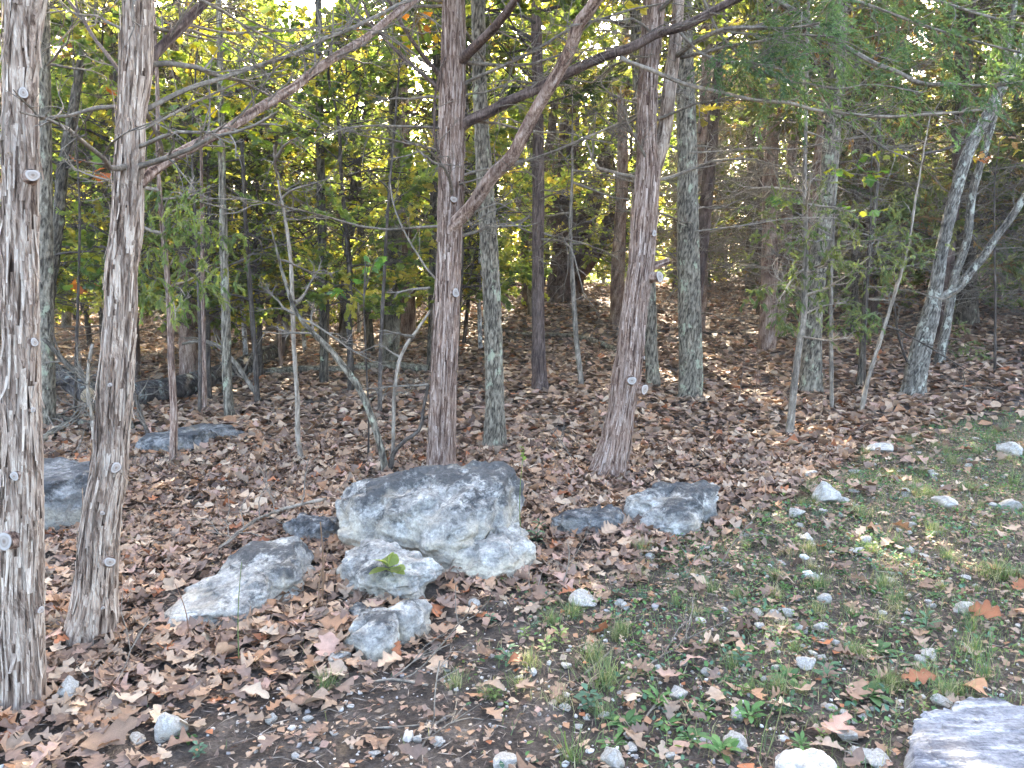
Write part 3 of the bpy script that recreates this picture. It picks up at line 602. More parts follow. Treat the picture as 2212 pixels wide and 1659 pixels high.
branch('central', [(985, 285), (1004, 267), (1054, 243), (1104, 217), (1170, 187), (1237, 153), (1304, 123), (1370, 100), (1420, 73), (1475, 57), (1525, 33), (1585, 0), (1660, -30)], 24, 16, -.6, 'cedar_dark', 16, (.2, .7), 12)
branch('central', [(990, 140), (1010, 117), (1037, 90), (1070, 57), (1104, 13), (1130, -25)], 20, 16, -.8, 'cedar_dark', 6, (.2, .5), 13)
branch('central', [(960, 200), (937, 180), (904, 153), (870, 123), (837, 90), (804, 50), (780, -5)], 9, 5, .5, 'cedar_dark', 10, (.2, .6), 14)
branch('central', [(960, 170), (937, 147), (904, 107), (877, 67), (854, 27), (837, -5)], 10, 6, -.5, 'cedar_dark', 8, (.2, .5), 15)
branch('central', [(965, 282), (950, 278), (870, 273), (787, 272), (737, 280), (690, 300)], 6, 3, -.8, 'twig', 12, (.2, .6), 16)
branch('central', [(965, 370), (950, 333), (939, 300), (938, 260), (940, 207), (950, 160), (962, 123)], 6, 4, -.35, 'cedar_dark', 3, (.1, .3), 17)
branch('central', [(985, 195), (1004, 180), (1054, 157), (1120, 127), (1170, 100), (1237, 60), (1304, 40), (1354, 23), (1420, 10)], 8, 4, -.5, 'twig', 14, (.2, .6), 18)
branch('central', [(955, 618), (944, 605), (924, 583), (904, 553), (880, 513), (850, 440), (840, 380)], 5, 3, .6, 'twig', 10, (.2, .5), 19)
branch('central', [(1340, 124), (1350, 130), (1404, 150), (1475, 180), (1558, 200), (1641, 218), (1708, 223), (1758, 237), (1825, 245), (1908, 252), (1991, 248), (2095, 240), (2160, 232)], 9, 5, -.5, 'twig_pale', 22, (.2, .7), 20, Yb=TREES['central']['Y0'] - .4)
branch('central', [(985, 385), (1020, 372), (1080, 360), (1160, 340), (1260, 300), (1340, 265), (1400, 235), (1470, 195)], 6, 4, .4, 'twig', 16, (.2, .6), 21)

tree('forked', 'leaning forked cedar with cut stubs and a flared foot', 'cedar_red', 'cedar',
     [(1312, 1040, 100), (1318, 1003, 74), (1330, 953, 66), (1342, 886, 56), (1352, 820, 62), (1361, 753, 54), (1373, 653, 52), (1387, 553, 54), (1392, 467, 56), (1400, 367, 50), (1398, 300, 40), (1400, 167, 40), (1414, 0, 44)],
     9, 110, .022, .22, 1.2, short='the forked cedar', crown='cedar1', cz=3.4, csc=.9, ndead=20, dz=(2.0, 4.0), dL=(.6, 2.0))
strips('forked', 300, .05, 3.6, 4, (.08, .3))
branch('forked', [(1398, 420), (1412, 367), (1430, 310), (1438, 267), (1447, 183), (1458, 100), (1466, 0), (1470, -90)], 34, 22, .15, 'cedar_pale', 5, (.2, .5), 31, name='fork_stem')
for a in ((1405, 507, 12, .03), (1357, 818, 18, .05), (1388, 773, 8, .02)): stub('forked', *a)
stub('forked', 1382, 838, 24, .06, (.75, -.65, .0)); stub('forked', 1416, 599, 21, .10, (.55, -.8, .05)); stub('forked', 1418, 578, 14, .14, (.95, -.1, .35))
branch('forked', [(1404, 365), (1400, 353), (1377, 307), (1354, 263), (1344, 227), (1340, 190)], 7, 3, -.5, 'twig', 8, (.2, .5), 32)
BOUGHS = [([(1462, 120), (1475, 110), (1560, 65), (1640, 60), (1700, 62), (1770, 50)], 11, 5), ([(1470, 125), (1500, 118), (1575, 100), (1650, 88), (1710, 76), (1800, 80)], 8, 4),
 ([(1480, -60), (1640, -20), (1768, 63), (1835, 107), (1891, 137), (1941, 157), (1991, 180), (2041, 182), (2125, 185), (2212, 177), (2280, 170)], 13, 6),
 ([(1500, -40), (1525, 10), (1551, 67), (1591, 113), (1635, 147), (1691, 173), (1758, 183), (1808, 192), (1875, 183), (1990, 200)], 6, 3), ([(1462, 60), (1475, 77), (1518, 117), (1558, 133), (1608, 135), (1690, 150)], 7, 4),
 ([(1708, 215), (1755, 217), (1808, 253), (1868, 290), (1915, 323), (1960, 340)], 5, 3), ([(1490, 330), (1541, 328), (1641, 320), (1708, 323), (1808, 303), (1908, 293)], 4, 2.5),
 ([(1500, 500), (1608, 487), (1708, 472), (1808, 470)], 4, 2), ([(1560, -80), (1760, -30), (1900, 20), (2010, 60), (2110, 90), (2230, 120)], 9, 4), ([(1700, -120), (1900, -40), (2050, 10), (2150, 40), (2260, 60)], 9, 4)]
ga = np.random.default_rng(91); FV = Acc()
for k, (pts, w0, w1) in enumerate(BOUGHS):
    b, P = branch('forked', pts, w0, w1, -.9 if k not in (7, 6) else .5, 'twig', 16, (.2, .6), 40 + k, name='bough')
    if k in (0, 1, 2, 3, 4, 8, 9):
        C, _, _ = resample(P, np.ones(len(P)), .1); n = 34 if k in (2, 8, 9) else 18
        sp, sd, t = spawn(C[None], n, ga, .3, 1, .8, .6); Ps = wig(sp, sd, ga.uniform(.2, .6, n), 5, ga, .3, -.35)
        p2, d2, _ = spawn(Ps, 8, ga, .15, 1, .6, .6); P2 = wig(p2, d2, ga.uniform(.08, .2, len(p2)), 4, ga, .25, -.3)
        ep, ed, _ = spawn(P2, 16, ga, .1, 1, .5, .6); V, Q = elems(ep, ed, ga.uniform(.02, .045, len(ep)), ga.uniform(.006, .011, len(ep)), ga)
        c = np.array([[.095, .15, .058], [.075, .125, .058], [.125, .18, .062]])[ga.integers(0, 3, len(Ps))] * ga.uniform(.7, 1.3, (len(Ps), 1))
        c = np.repeat(np.repeat(c, 8 * 16, 0) * ga.uniform(.75, 1.25, (len(ep), 1)), 4, 0); FV.add(V, Q, c)
V, Fs, c = FV.get(); part('foliage', V, Fs, M['needle_near'], TREES['forked']['root'], False, c, 'stuff')

# -- oaks and other middle distance trunks
tree('blockoak', 'slender grey oak with lichen patches just right of the central cedar', 'oak', 'oak',
     [(1068, 975, 62), (1069, 953, 50), (1069, 886, 40), (1066, 753, 38), (1058, 553, 37), (1048, 400, 36), (1038, 233, 29), (1032, 0, 28)], 9, 72, .025, .2, 1.0, 'oak_tree', short='the slender lichen oak', crown='broad0', cz=3.6, csc=.8)
tree('brownoak', 'straight grey barked oak right of the forked cedar', 'oak', 'oak',
     [(1490, 864, 64), (1491, 850, 52), (1491, 720, 48), (1487, 553, 46), (1484, 333, 42), (1479, 100, 36), (1477, 0, 36)], 10, 60, .035, .18, 1.1, 'oak_tree', short='the straight grey oak', crown='cedar1', cz=3.7, csc=1.25, ndead=9, dz=(2.2, 5))  # wide low cedar crown put here to block sun from the foreground
tree('redcedar', 'thin dark red cedar standing between the slender lichen oak and the forked cedar', 'cedar_dark', 'cedar',
     [(1168, 848, 44), (1166, 820, 33), (1163, 686, 26), (1162, 553, 25), (1163, 400, 25), (1162, 233, 23), (1158, 0, 22)], 8.5, 48, .035, .35, 1.1, short='the thin red cedar', crown='cedar2', cz=3.6, csc=1.1, ndead=20, dz=(1.8, 5), dL=(.6, 2))
tree('hidden', 'dark oak trunk half hidden behind the central cedar', 'oak_dark', 'oak', [(933, 806, 24), (935, 700, 20), (937, 553, 20), (940, 360, 20), (943, 200, 18), (945, 0, 17)], 9, 32, .06, .1, 1, 'oak_tree', short='the half hidden oak', ndead=10, dz=(1.8, 5), crown='broad0', cz=4.0, csc=.9)
tree('behindfork', 'lichen spotted oak trunk directly behind the forked cedar', 'oak', 'oak', [(1412, 838, 34), (1408, 780, 27), (1404, 653, 26), (1398, 500, 26), (1388, 300, 26), (1378, 150, 25), (1372, 0, 24)], 9.5, 40, .05, .15, 1, 'oak_tree', short='the oak behind the fork', ndead=10, dz=(1.8, 5), crown='broad1', cz=4.2, csc=1.2)
tree('darkoak', 'grey mottled oak standing close behind the nearest shaggy cedar', 'oak', 'oak', [(100, 925, 40), (100, 900, 36), (97, 700, 34), (96, 553, 34), (94, 300, 32), (92, 100, 29), (91, 0, 28)], 9, 48, .04, .1, .8, 'oak_tree', short='the mottled oak', crown='broad0', cz=4.0, csc=.8, ndead=4, dz=(2, 4.5))
tree('snag', 'black leaning dead snag between the two shaggy cedars', 'oak_dark', 'oak', [(88, 880, 22), (95, 780, 22), (106, 650, 22), (117, 553, 22), (127, 467, 22), (133, 383, 22), (147, 300, 20), (163, 207, 18), (175, 130, 14)], 3.0, 28, .05, .1, 1.2, 'dead_tree', 'dead tree', short='the black snag', ndead=8, dz=(1.6, 4), dL=(.4, 1.2), dmat='twig_dark')
tree('rightoak', 'dark furrowed oak with a lichen pale upper trunk behind the thin leaning cedar', 'oak', 'oak', [(1750, 852, 58), (1751, 830, 48), (1752, 753, 42), (1758, 630, 40), (1772, 540, 38), (1785, 450, 36), (1800, 250, 33), (1810, 150, 30), (1815, 0, 28)], 9.5, 48, .04, .15, 1.2, 'oak_tree', short='the furrowed oak', crown='cedar1', cz=3.1, csc=1.0, ndead=10, dz=(1.6, 5))  # cedar crown lowered to close a sun gap over the near ground
tree('leaner', 'pale barked tree leaning right with a low side limb, dark at its foot', 'oak_lichen', 'oak', [(1972, 858, 58), (1975, 830, 46), (1990, 753, 42), (2010, 680, 36), (2022, 620, 28), (2033, 553, 24), (2060, 433, 24), (2090, 333, 24), (2140, 235, 23), (2175, 167, 22), (2212, 100, 22)], 8, 48, .04, .12, 1.1, 'leaning_tree', short='the pale leaning tree', crown='broad0', cz=5.0, csc=.6)
branch('leaner', [(2012, 660), (2030, 645), (2068, 623), (2098, 586), (2125, 553), (2150, 515), (2175, 483), (2212, 427), (2260, 360)], 18, 13, -.4, 'oak_lichen', 6, (.3, .8), 61, name='limb')
branch('leaner', [(1984, 800), (1968, 790), (1945, 740), (1935, 690), (1930, 640)], 6, 4, -.3, 'twig_dark', 4, (.2, .4), 62)
tree('leaner2', 'thin grey companion stem close behind the pale leaning tree', 'oak_lichen', 'oak', [(2028, 788, 24), (2035, 750, 19), (2048, 686, 17), (2066, 586, 17), (2085, 533, 16), (2101, 417, 16), (2125, 330, 15), (2160, 200, 14)], 7, 28, .06, .1, .8, 'leaning_tree', short='the grey companion stem', ndead=3, dz=(2, 4))
tree('cornered', 'thick dark oak beyond the pale leaning tree near the edge of the photo', 'oak_dark', 'oak', [(2087, 706, 52), (2087, 660, 45), (2085, 553, 42), (2081, 400, 40), (2078, 300, 38), (2082, 100, 34), (2085, 0, 32)], 10, 40, .06, .15, 1.2, 'oak_tree', short='the thick dark oak', crown='broad1', cz=6.5, csc=.9, ndead=14, dz=(1.8, 6))
tree('leancedar', 'thin crooked young cedar with green sprays in front of the furrowed oak', 'twig', 'cedar', [(1704, 945, 22), (1707, 920, 17), (1715, 836, 15), (1725, 753, 14), (1735, 686, 14), (1739, 586, 13), (1740, 553, 11), (1738, 400, 9), (1741, 267, 8), (1744, 100, 7)], 5, 20, .05, .15, .5, 'cedar_sapling', 'sapling', short='the thin crooked cedar', ndead=14, dz=(.9, 3.8), dL=(.3, .9), dmat='twig_pale', zd=(-.3, .3))
tree('vinestem', 'slender dead looking stem between the thin red cedar and the forked cedar', 'twig', 'oak', [(1257, 838, 12), (1244, 720, 11), (1237, 603, 10), (1232, 500, 8), (1236, 380, 6)], 4, 12, .08, 0, .4, 'sapling', 'sapling', short='the slender stem', ndead=10, dz=(1.5, 4), dL=(.4, 1.2))
tree('birch', 'thin white barked sapling standing alone in the leaf litter', 'twig_pale', 'oak', [(654, 1002, 14), (647, 970, 11), (642, 853, 10), (635, 753, 9), (632, 653, 9), (627, 553, 8), (612, 450, 6), (600, 390, 4)], 2.0, 14, .06, .1, .3, 'sapling', 'sapling', short='the thin white sapling', ndead=8, dz=(1.6, 3.6), dL=(.3, .9))
tree('crook', 'grey sapling curving sharply left with lichen spots beside the tall boulder', 'oak', 'oak', [(833, 1024, 18), (827, 986, 15), (814, 936, 14), (797, 886, 14), (770, 830, 14), (737, 785, 13), (717, 760, 12), (683, 726, 11), (650, 690, 9), (613, 600, 7)], 2.0, 16, .04, .1, .4, 'sapling', 'sapling', short='the curved grey sapling', ndead=6, dz=(.8, 2.2), dL=(.3, .9))
tree('crook2', 'dark bent sapling forking from the ground beside the curved grey one', 'twig_dark', 'oak', [(842, 1020, 12), (850, 980, 10), (870, 956, 9), (904, 930, 8), (917, 870, 7), (925, 830, 6)], .3, 12, .04, 0, .3, 'sapling', 'sapling', short='the dark bent sapling', ndead=3, dz=(.3, .9), dL=(.2, .5))
tree('palestem', 'pale tan stem curving right at its top just left of the central cedar', 'twig_pale', 'oak', [(847, 1016, 10), (848, 1000, 8), (850, 920, 8), (854, 830, 8), (870, 760, 8), (900, 715, 7), (930, 670, 4)], .5, 12, .05, 0, .3, 'sapling', 'sapling', short='the pale tan stem', ndead=3, dz=(.8, 1.6), dL=(.2, .6))
tree('leftsap', 'young cedar with drooping sprays coloured as if sunlit right of the second shaggy cedar', 'cedar_red', 'cedar', [(375, 1006, 20), (375, 980, 16), (375, 886, 15), (370, 786, 14), (367, 686, 13), (362, 600, 12), (350, 480, 10), (343, 380, 9), (340, 200, 8)], 5, 20, .05, .12, .5, 'cedar_sapling', 'sapling', short='the drooping young cedar', ndead=6, dz=(1.0, 3.2), dL=(.3, .9), dmat='twig_pale')
for key, lab, m_, pts, nd in (
  ('s15', 'thin reddish cedar sapling beyond the drooping young cedar', 'cedar_red', [(443, 888, 11), (441, 820, 10), (440, 753, 9), (438, 600, 8), (436, 450, 7), (434, 250, 6)], 6),
  ('s16', 'grey straight young trunk beyond the low rock ledge', 'oak', [(497, 906, 22), (493, 860, 20), (488, 700, 19), (484, 553, 17), (478, 300, 14), (474, 50, 12)], 8),
  ('s17', 'slim dark pole of a tree just right of the grey young trunk', 'twig_dark', [(556, 875, 12), (553, 800, 10), (545, 690, 10), (535, 553, 9), (522, 300, 8)], 6),
  ('s19', 'thin rust brown sapling by the dark log', 'cedar_red', [(607, 802, 9), (604, 700, 8), (603, 600, 7), (600, 450, 6)], 5),
  ('s18', 'dark trunk beyond the far end of the big log', 'oak_dark', [(590, 718, 32), (588, 690, 27), (586, 600, 25), (582, 400, 23), (578, 200, 20), (575, 0, 18)], 8),
  ('s20', 'dark double looking trunk behind the curved grey sapling', 'oak_dark', [(700, 830, 22), (700, 790, 18), (697, 600, 18), (693, 400, 18), (690, 200, 16), (688, 0, 14)], 8),
  ('s21', 'dark slightly bent trunk left of the half hidden oak', 'oak_dark', [(800, 765, 20), (797, 700, 17), (786, 600, 16), (778, 480, 15), (770, 300, 14), (765, 100, 12)], 8),
  ('s22', 'greenish dark trunk left of the bent dark one', 'oak_dark', [(745, 752, 26), (744, 700, 22), (752, 553, 20), (765, 400, 18), (790, 250, 16), (812, 100, 14)], 8),
  ('s23', 'narrow dark trunk deep in shade left of the pale-limbed oaks', 'cedar_dark', [(1655, 684, 16), (1655, 640, 13), (1656, 500, 12), (1654, 350, 11), (1652, 100, 10)], 8),
  ('s24', 'slim straight brown stem right of the furrowed oak', 'twig', [(1797, 888, 9), (1796, 800, 8), (1795, 670, 7), (1798, 560, 6)], 5),
  ('s25', 'thin pole leaning right beneath green sprays', 'twig_pale', [(1860, 892, 10), (1875, 820, 9), (1901, 736, 8), (1931, 640, 7), (1955, 560, 5)], 4),
  ('s26', 'small dark trunk in the leaf litter beyond the leaning pole', 'oak_dark', [(1855, 840, 13), (1861, 780, 12), (1866, 700, 12), (1872, 600, 11), (1890, 450, 9), (1900, 250, 8)], 7),
  ('s27', 'grey trunk at the ridge behind the furrowed oak', 'oak_dark', [(1845, 720, 18), (1846, 680, 15), (1846, 560, 14), (1848, 400, 13), (1850, 100, 11)], 9),
  ('s28', 'twisted dark cedar on the ridge left of the thin red cedar', 'cedar_dark', [(1146, 660, 36), (1143, 630, 30), (1141, 553, 30), (1128, 450, 30), (1118, 370, 28), (1110, 280, 24), (1104, 150, 20)], 12)):
    sh = lab.split(' with ')[0]; tree(key, lab, m_, 'cedar' if 'cedar' in m_ else 'oak', pts, 7 if pts[0][2] > 13 else 3.5, 22, .09, .15, .7, 'young_tree' if pts[0][2] < 17 else 'woodland_tree', 'tree', None, 'the ' + sh, crown=None, ndead=nd, dz=(1.2, 6) if pts[0][2] > 13 else (.8, 3.2), dL=(.4, 1.4), dmat='twig' if nd % 2 else 'twig_dark')
# large old cedar on the ridge with several stems
tree('giant', 'massive old cedar with several dark stems spreading from one base on the ridge', 'cedar_dark', 'cedar', [(1215, 654, 92), (1214, 630, 66), (1217, 553, 50), (1222, 450, 44), (1228, 330, 44), (1232, 200, 40), (1236, 60, 34)], 11, 56, .06, .35, 1.6, short='the massive old cedar', crown='cedar0', cz=3.6, csc=1.6, ndead=28, dz=(1.5, 6.5), dL=(.8, 2.4), dmat='twig_dark')
branch('giant', [(1225, 600), (1252, 540), (1270, 470), (1290, 400), (1310, 330), (1330, 260), (1345, 150)], 44, 24, .8, 'cedar_dark', 14, (.5, 1.4), 71, name='stem')
branch('giant', [(1232, 610), (1275, 560), (1320, 470), (1350, 390), (1385, 310), (1420, 240)], 36, 16, -.8, 'cedar_dark', 14, (.5, 1.4), 72, name='stem')
branch('giant', [(1215, 560), (1235, 520), (1265, 500), (1300, 505), (1330, 520), (1360, 500)], 22, 10, -1.2, 'cedar_dark', 10, (.4, 1.2), 73, name='stem')
branch('giant', [(1213, 520), (1195, 450), (1185, 380), (1190, 300), (1200, 200)], 30, 16, -.6, 'cedar_dark', 12, (.5, 1.2), 74, name='stem')
def sprays(key, spots, n, size, cols, seed, nel=26, droop=-.7, mat='needle'):
    """green sprays hung on a sapling's twigs around picture points"""
    T = TREES[key]; g = np.random.default_rng(seed); A = Acc(); B = Acc()
    for vx, vy, rad in spots:
        c0 = atY(vx, vy, T['Y0'] + g.uniform(-.4, .4)); rw = rad * T['Y0'] / F
        p0 = np.array([np.interp(c0[2] - .15, T['P'][:, 2], T['P'][:, 0]), T['Y0'], c0[2] - .1])
        B.add(*btubes(np.stack([np.stack([p0 * (1 - u) + (c0 - p0) * u + p0 * u + np.array([0, 0, .12 * math.sin(u * 3.1)]) for u in np.linspace(0, 1, 5)])]), .006, .003, 4))
        sp = c0 + g.normal(size=(n, 3)) * rw * .45; sd = nrm(g.normal(size=(n, 3)) * np.array([1, 1, .4]) + np.array([0, 0, -.3])); Ps = wig(sp, sd, g.uniform(.5, 1.2, n) * rw * .7, 5, g, .3, droop)
        ep, ed, _ = spawn(Ps, nel, g, .05, 1, .55, .6); ed = nrm(ed + np.array([0, 0, -.35]))
        V, Q = elems(ep, ed, g.uniform(.6, 1.4, len(ep)) * size, g.uniform(.6, 1.3, len(ep)) * size * .24, g)
        c = cols[g.integers(0, len(cols), n)] * g.uniform(.7, 1.3, (n, 1)); A.add(V, Q, np.repeat(np.repeat(c, nel, 0), 4, 0)); B.add(*btubes(Ps, .003, .001, 3))
    V, Fs, c = A.get(); part('foliage', V, Fs, M[mat], T['root'], False, c, 'stuff'); V, Fs, c = B.get(); part('twigs', V, Fs, M['twig'], T['root'], True, c * .5, 'stuff')
LG = np.array([[.15, .185, .06], [.19, .21, .065], [.11, .15, .055]])  # greens raised so the shaded drooping sapling looks sunlit
sprays('leftsap',  [(345, 400, 60), (400, 430, 70), (350, 520, 60), (420, 560, 70), (330, 620, 50), (400, 640, 60), (440, 490, 60), (470, 600, 50), (310, 560, 40), (500, 520, 45), (380, 480, 60)], 15, .05, LG * 1.2, 1, droop=-1.1)
sprays('leancedar', [(1700, 640, 40), (1715, 600, 45), (1690, 690, 35), (1760, 640, 40), (1780, 560, 55), (1720, 520, 50), (1800, 520, 60), (1660, 480, 50), (1640, 630, 25), (1830, 470, 50), (1690, 430, 55), (1780, 400, 60)], 20, .045, LG * .9, 2, mat='needle_near')
sprays('s24', [(1800, 700, 30), (1830, 660, 40), (1850, 690, 30), (1790, 640, 40), (1860, 720, 25)], 18, .04, LG, 3, mat='needle_near')
sprays('s25', [(1920, 600, 45), (1900, 560, 50), (1950, 560, 45), (1890, 690, 30), (1910, 500, 55), (1970, 530, 50), (1930, 450, 50)], 22, .045, LG * 1.1, 4, mat='needle_near')
sprays('leaner2', [(2070, 740, 30), (2100, 760, 30), (2060, 700, 28), (2085, 790, 28), (2130, 770, 22), (2160, 590, 45)], 18, .04, LG, 5, mat='needle_near')

# ------------------------------------------------------------------ woodland behind: whole trees, each its own object
gb = np.random.default_rng(2024)
def proto_cedar(seed, h, r, zc, crown, twz):
    g = np.random.default_rng(seed); k = 9; z = np.linspace(-.2, h, k); wob = np.cumsum(g.normal(0, .05, (k, 2)), 0) * np.linspace(0, 1, k)[:, None] ** .5
    V, Fs, hb = tube(np.column_stack([wob, z]), r * np.linspace(1.15, .2, k), 14, .12, bark_cedar(seed, .2, 1.2)); A = Acc()
    tw = dead_twigs(seed, twz[0], twz[1], 40, .6, 2.2, .012, 9, 4)
    for v, f, c in tw: A.add(v, f)
    dv, df, dc = A.get()
    return dict(trunk=mk_mesh('trunk', V, Fs, M['cedar_dark' if seed % 2 else 'cedar_red'], True, np.repeat(hb[:, None], 3, 1)), dead=mk_mesh('dead_branches', dv, df, M['twig'], True, dc * .5), crown=crown, zc=zc, h=h)
def proto_broad(seed, h, r, zc, crown, mat='oak'):
    g = np.random.default_rng(seed); k = 9; z = np.linspace(-.2, h, k); wob = np.cumsum(g.normal(0, .07, (k, 2)), 0) * np.linspace(0, 1, k)[:, None] ** .5
    V, Fs, hb = tube(np.column_stack([wob, z]), r * np.linspace(1.15, .25, k), 12, .15, bark_oak(seed, .15, 1)); A = Acc()
    for v, f, c in dead_twigs(seed, 1.2, h * .8, 18, .5, 1.9, .012, 8, 3): A.add(v, f)
    dv, df, dc = A.get()
    return dict(trunk=mk_mesh('trunk', V, Fs, M[mat], True, np.repeat(hb[:, None], 3, 1)), dead=mk_mesh('dead_branches', dv, df, M['twig_dark'], True, dc * .5), crown=crown, zc=zc, h=h)
for k, (s, zs, n) in enumerate(((131, 4.6, 44), (132, 6.5, 60))): crown_mesh('cedar_low%d' % k, cedar_crown(s, 0, zs + 2, 2.0, n, 15, 29, .11, .03, dead=.22))
for k, s in enumerate((141, 142)): crown_mesh('broad_low%d' % k, broad_crown(s, 0, 4.6, 1.8, 40, 10, 28, .072, YG * 1.15))
PC = [proto_cedar(201, 9, .11, 2.6, 'cedar0', (.7, 4.0)), proto_cedar(202, 9.5, .13, 3.0, 'cedar1', (.7, 4.5)), proto_cedar(203, 8.5, .09, 2.4, 'cedar2', (.6, 3.5))]
PL = [proto_cedar(211, 7.5, .10, .9, 'cedar_low0', (.5, 2.5)), proto_cedar(212, 9.5, .14, .7, 'cedar_low1', (.5, 3))]
PB = [proto_broad(221, 5.5, .045, 1.0, 'broad_low0', 'pale_bark'), proto_broad(222, 5.5, .05, .9, 'broad_low1', 'twig_dark')]
PO = [proto_broad(231, 11, .13, 5.2, 'broad0'), proto_broad(232, 12, .16, 5.5, 'broad1', 'oak_dark')]
MARK = [(50, 'the nearest shaggy cedar'), (170, 'the black snag'), (280, 'the second shaggy cedar'), (370, 'the drooping young cedar'), (490, 'the grey young trunk'), (585, 'the dark trunk past the log'), (640, 'the thin white sapling'), (697, 'the double looking trunk'), (755, 'the greenish dark trunk'), (865, 'the pale tan stem'), (960, 'the central cedar'), (1055, 'the slender lichen oak'), (1163, 'the thin red cedar'), (1240, 'the slender stem'), (1380, 'the forked cedar'), (1487, 'the straight grey oak'), (1655, 'the narrow dark trunk'), (1735, 'the thin crooked cedar'), (1790, 'the furrowed oak'), (1900, 'the leaning pole'), (2035, 'the pale leaning tree'), (2085, 'the thick dark oak'), (2180, 'the edge of the photo')]
USED = set()
def uniq(cands):
    for c in cands:
        if c not in USED and len(c.split()) <= 16: USED.add(c); return c
    return cands[0]
def wood_label(kind, x, y, z):
    vx = float(proj(np.array([x, y, z]))[0]); d = 'close' if y < 15 else 'midway' if y < 22 else 'deep' if y < 32 else 'far back'; out = []
    for m in sorted(MARK, key=lambda q: abs(q[0] - vx))[:5]: out.append('%s %s %s %s' % (kind, d, 'behind' if abs(m[0] - vx) < 20 else 'left of' if vx < m[0] else 'right of', m[1]))
    return uniq(out + ['%s standing %s' % (kind, q) for q in ('well away from the path of view', 'among many like it')][:0])
def bg_tree(pr, x, y, sc_, rz, kind, name, cat='tree', group=None):
    z = float(H(x, y))
    t = thing(name, (x, y, z), wood_label(kind, x, y, z), cat, group); t.rotation_euler = (gb.normal(0, .03), gb.normal(0, .03), rz); t.scale = (sc_,) * 3
    o = link('trunk', pr['trunk'], t); d = link('dead_branches', pr['dead'], t); d['kind'] = 'stuff'; d.rotation_euler = (0, 0, gb.uniform(0, 6))
    for nm, me in zip(('foliage', 'branches'), CROWN[pr['crown']]):
        c = link(nm, me, t, (0, 0, pr['zc'])); c.rotation_euler = (0, 0, gb.uniform(0, 6)); c['kind'] = 'stuff'
    return t
pos = [(T['P'][1, 0], T['P'][1, 1]) for T in TREES.values()]
def ok(x, y, d): return all((x - a) ** 2 + (y - b) ** 2 > d * d for a, b in pos)
def scatter_trees(n, y0, y1, dmin, pick, xr=.72, pw=1.0):
    c = 0; tries = 0
    while c < n and tries < 4000:
        tries += 1; y = y0 + (y1 - y0) * gb.random() ** pw; x = gb.uniform(-xr * y - 2, xr * y + 2)
        if not ok(x, y, dmin): continue
        if pick(x, y): pos.append((x, y)); c += 1
def pick_mid(x, y):
    u = x / y
    if abs(u - .12) < .2 and y < 19 : return False
    if u > .28 and y > 12.5 and gb.random() < .55: bg_tree(PL[gb.integers(2)], x, y, gb.uniform(.7, 1.1), gb.uniform(0, 6), 'dense cedar green to the ground', 'woodland_cedar', group='dense cedars')
    elif u < -.05 and gb.random() < .62: bg_tree(PB[gb.integers(2)], x, y, gb.uniform(.8, 1.2), gb.uniform(0, 6), 'slim yellow green leafy tree', 'understory_tree', group='leafy understory trees')
    elif gb.random() < .8: bg_tree(PC[gb.integers(3)], x, y, gb.uniform(.85, 1.15), gb.uniform(0, 6), 'cedar with bare lower trunk', 'woodland_cedar', group='cedars behind the front row')
    else: bg_tree(PO[gb.integers(2)], x, y, gb.uniform(.8, 1.1), gb.uniform(0, 6), 'tall bare trunked oak', 'woodland_oak', group='oaks behind the front row')
    return True
def pick_far(x, y):
    u = x / y; r = gb.random()
    if r < (.58 if u < .2 else .2): bg_tree(PB[gb.integers(2)], x, y, gb.uniform(.9, 1.5), gb.uniform(0, 6), 'slim yellow green leafy tree', 'understory_tree', group='leafy understory trees')
    elif r < .85: bg_tree(PL[gb.integers(2)], x, y, gb.uniform(.85, 1.25), gb.uniform(0, 6), 'dense cedar green to the ground', 'woodland_cedar', group='dense cedars')
    else: bg_tree(PO[gb.integers(2)], x, y, gb.uniform(.8, 1.2), gb.uniform(0, 6), 'tall bare trunked oak', 'woodland_oak', group='oaks behind the front row')
    return True
PX = [dict(PC[0], zc=4.3), dict(PC[1], zc=5.0)]  # high crowned cedars added to keep sun patches off the foreground
for k, (x, y) in enumerate(((3.0, 13.3), (3.9, 16.6), (4.8, 20.4), (2.3, 17.2), (5.8, 18.3), (4.6, 14.2))): bg_tree(PX[k % 2], x, y, 1.1, k * 1.3, 'added sun blocking cedar', 'woodland_cedar', group='cedars behind the front row'); pos.append((x, y))
scatter_trees(40, 11.5, 19, 1.35, pick_mid)
def pick_left(x, y):
    if not -.62 < x / y < -.02: return False
    bg_tree(PB[gb.integers(2)], x, y, gb.uniform(.7, 1.05), gb.uniform(0, 6), 'thin yellow green leafy sapling', 'understory_tree', group='leafy understory trees'); return True
scatter_trees(18, 10.5, 17.5, .9, pick_left)
scatter_trees(80, 19, 34, 1.6, pick_far)
scatter_trees(60, 34, 52, 2.0, pick_far, .7)
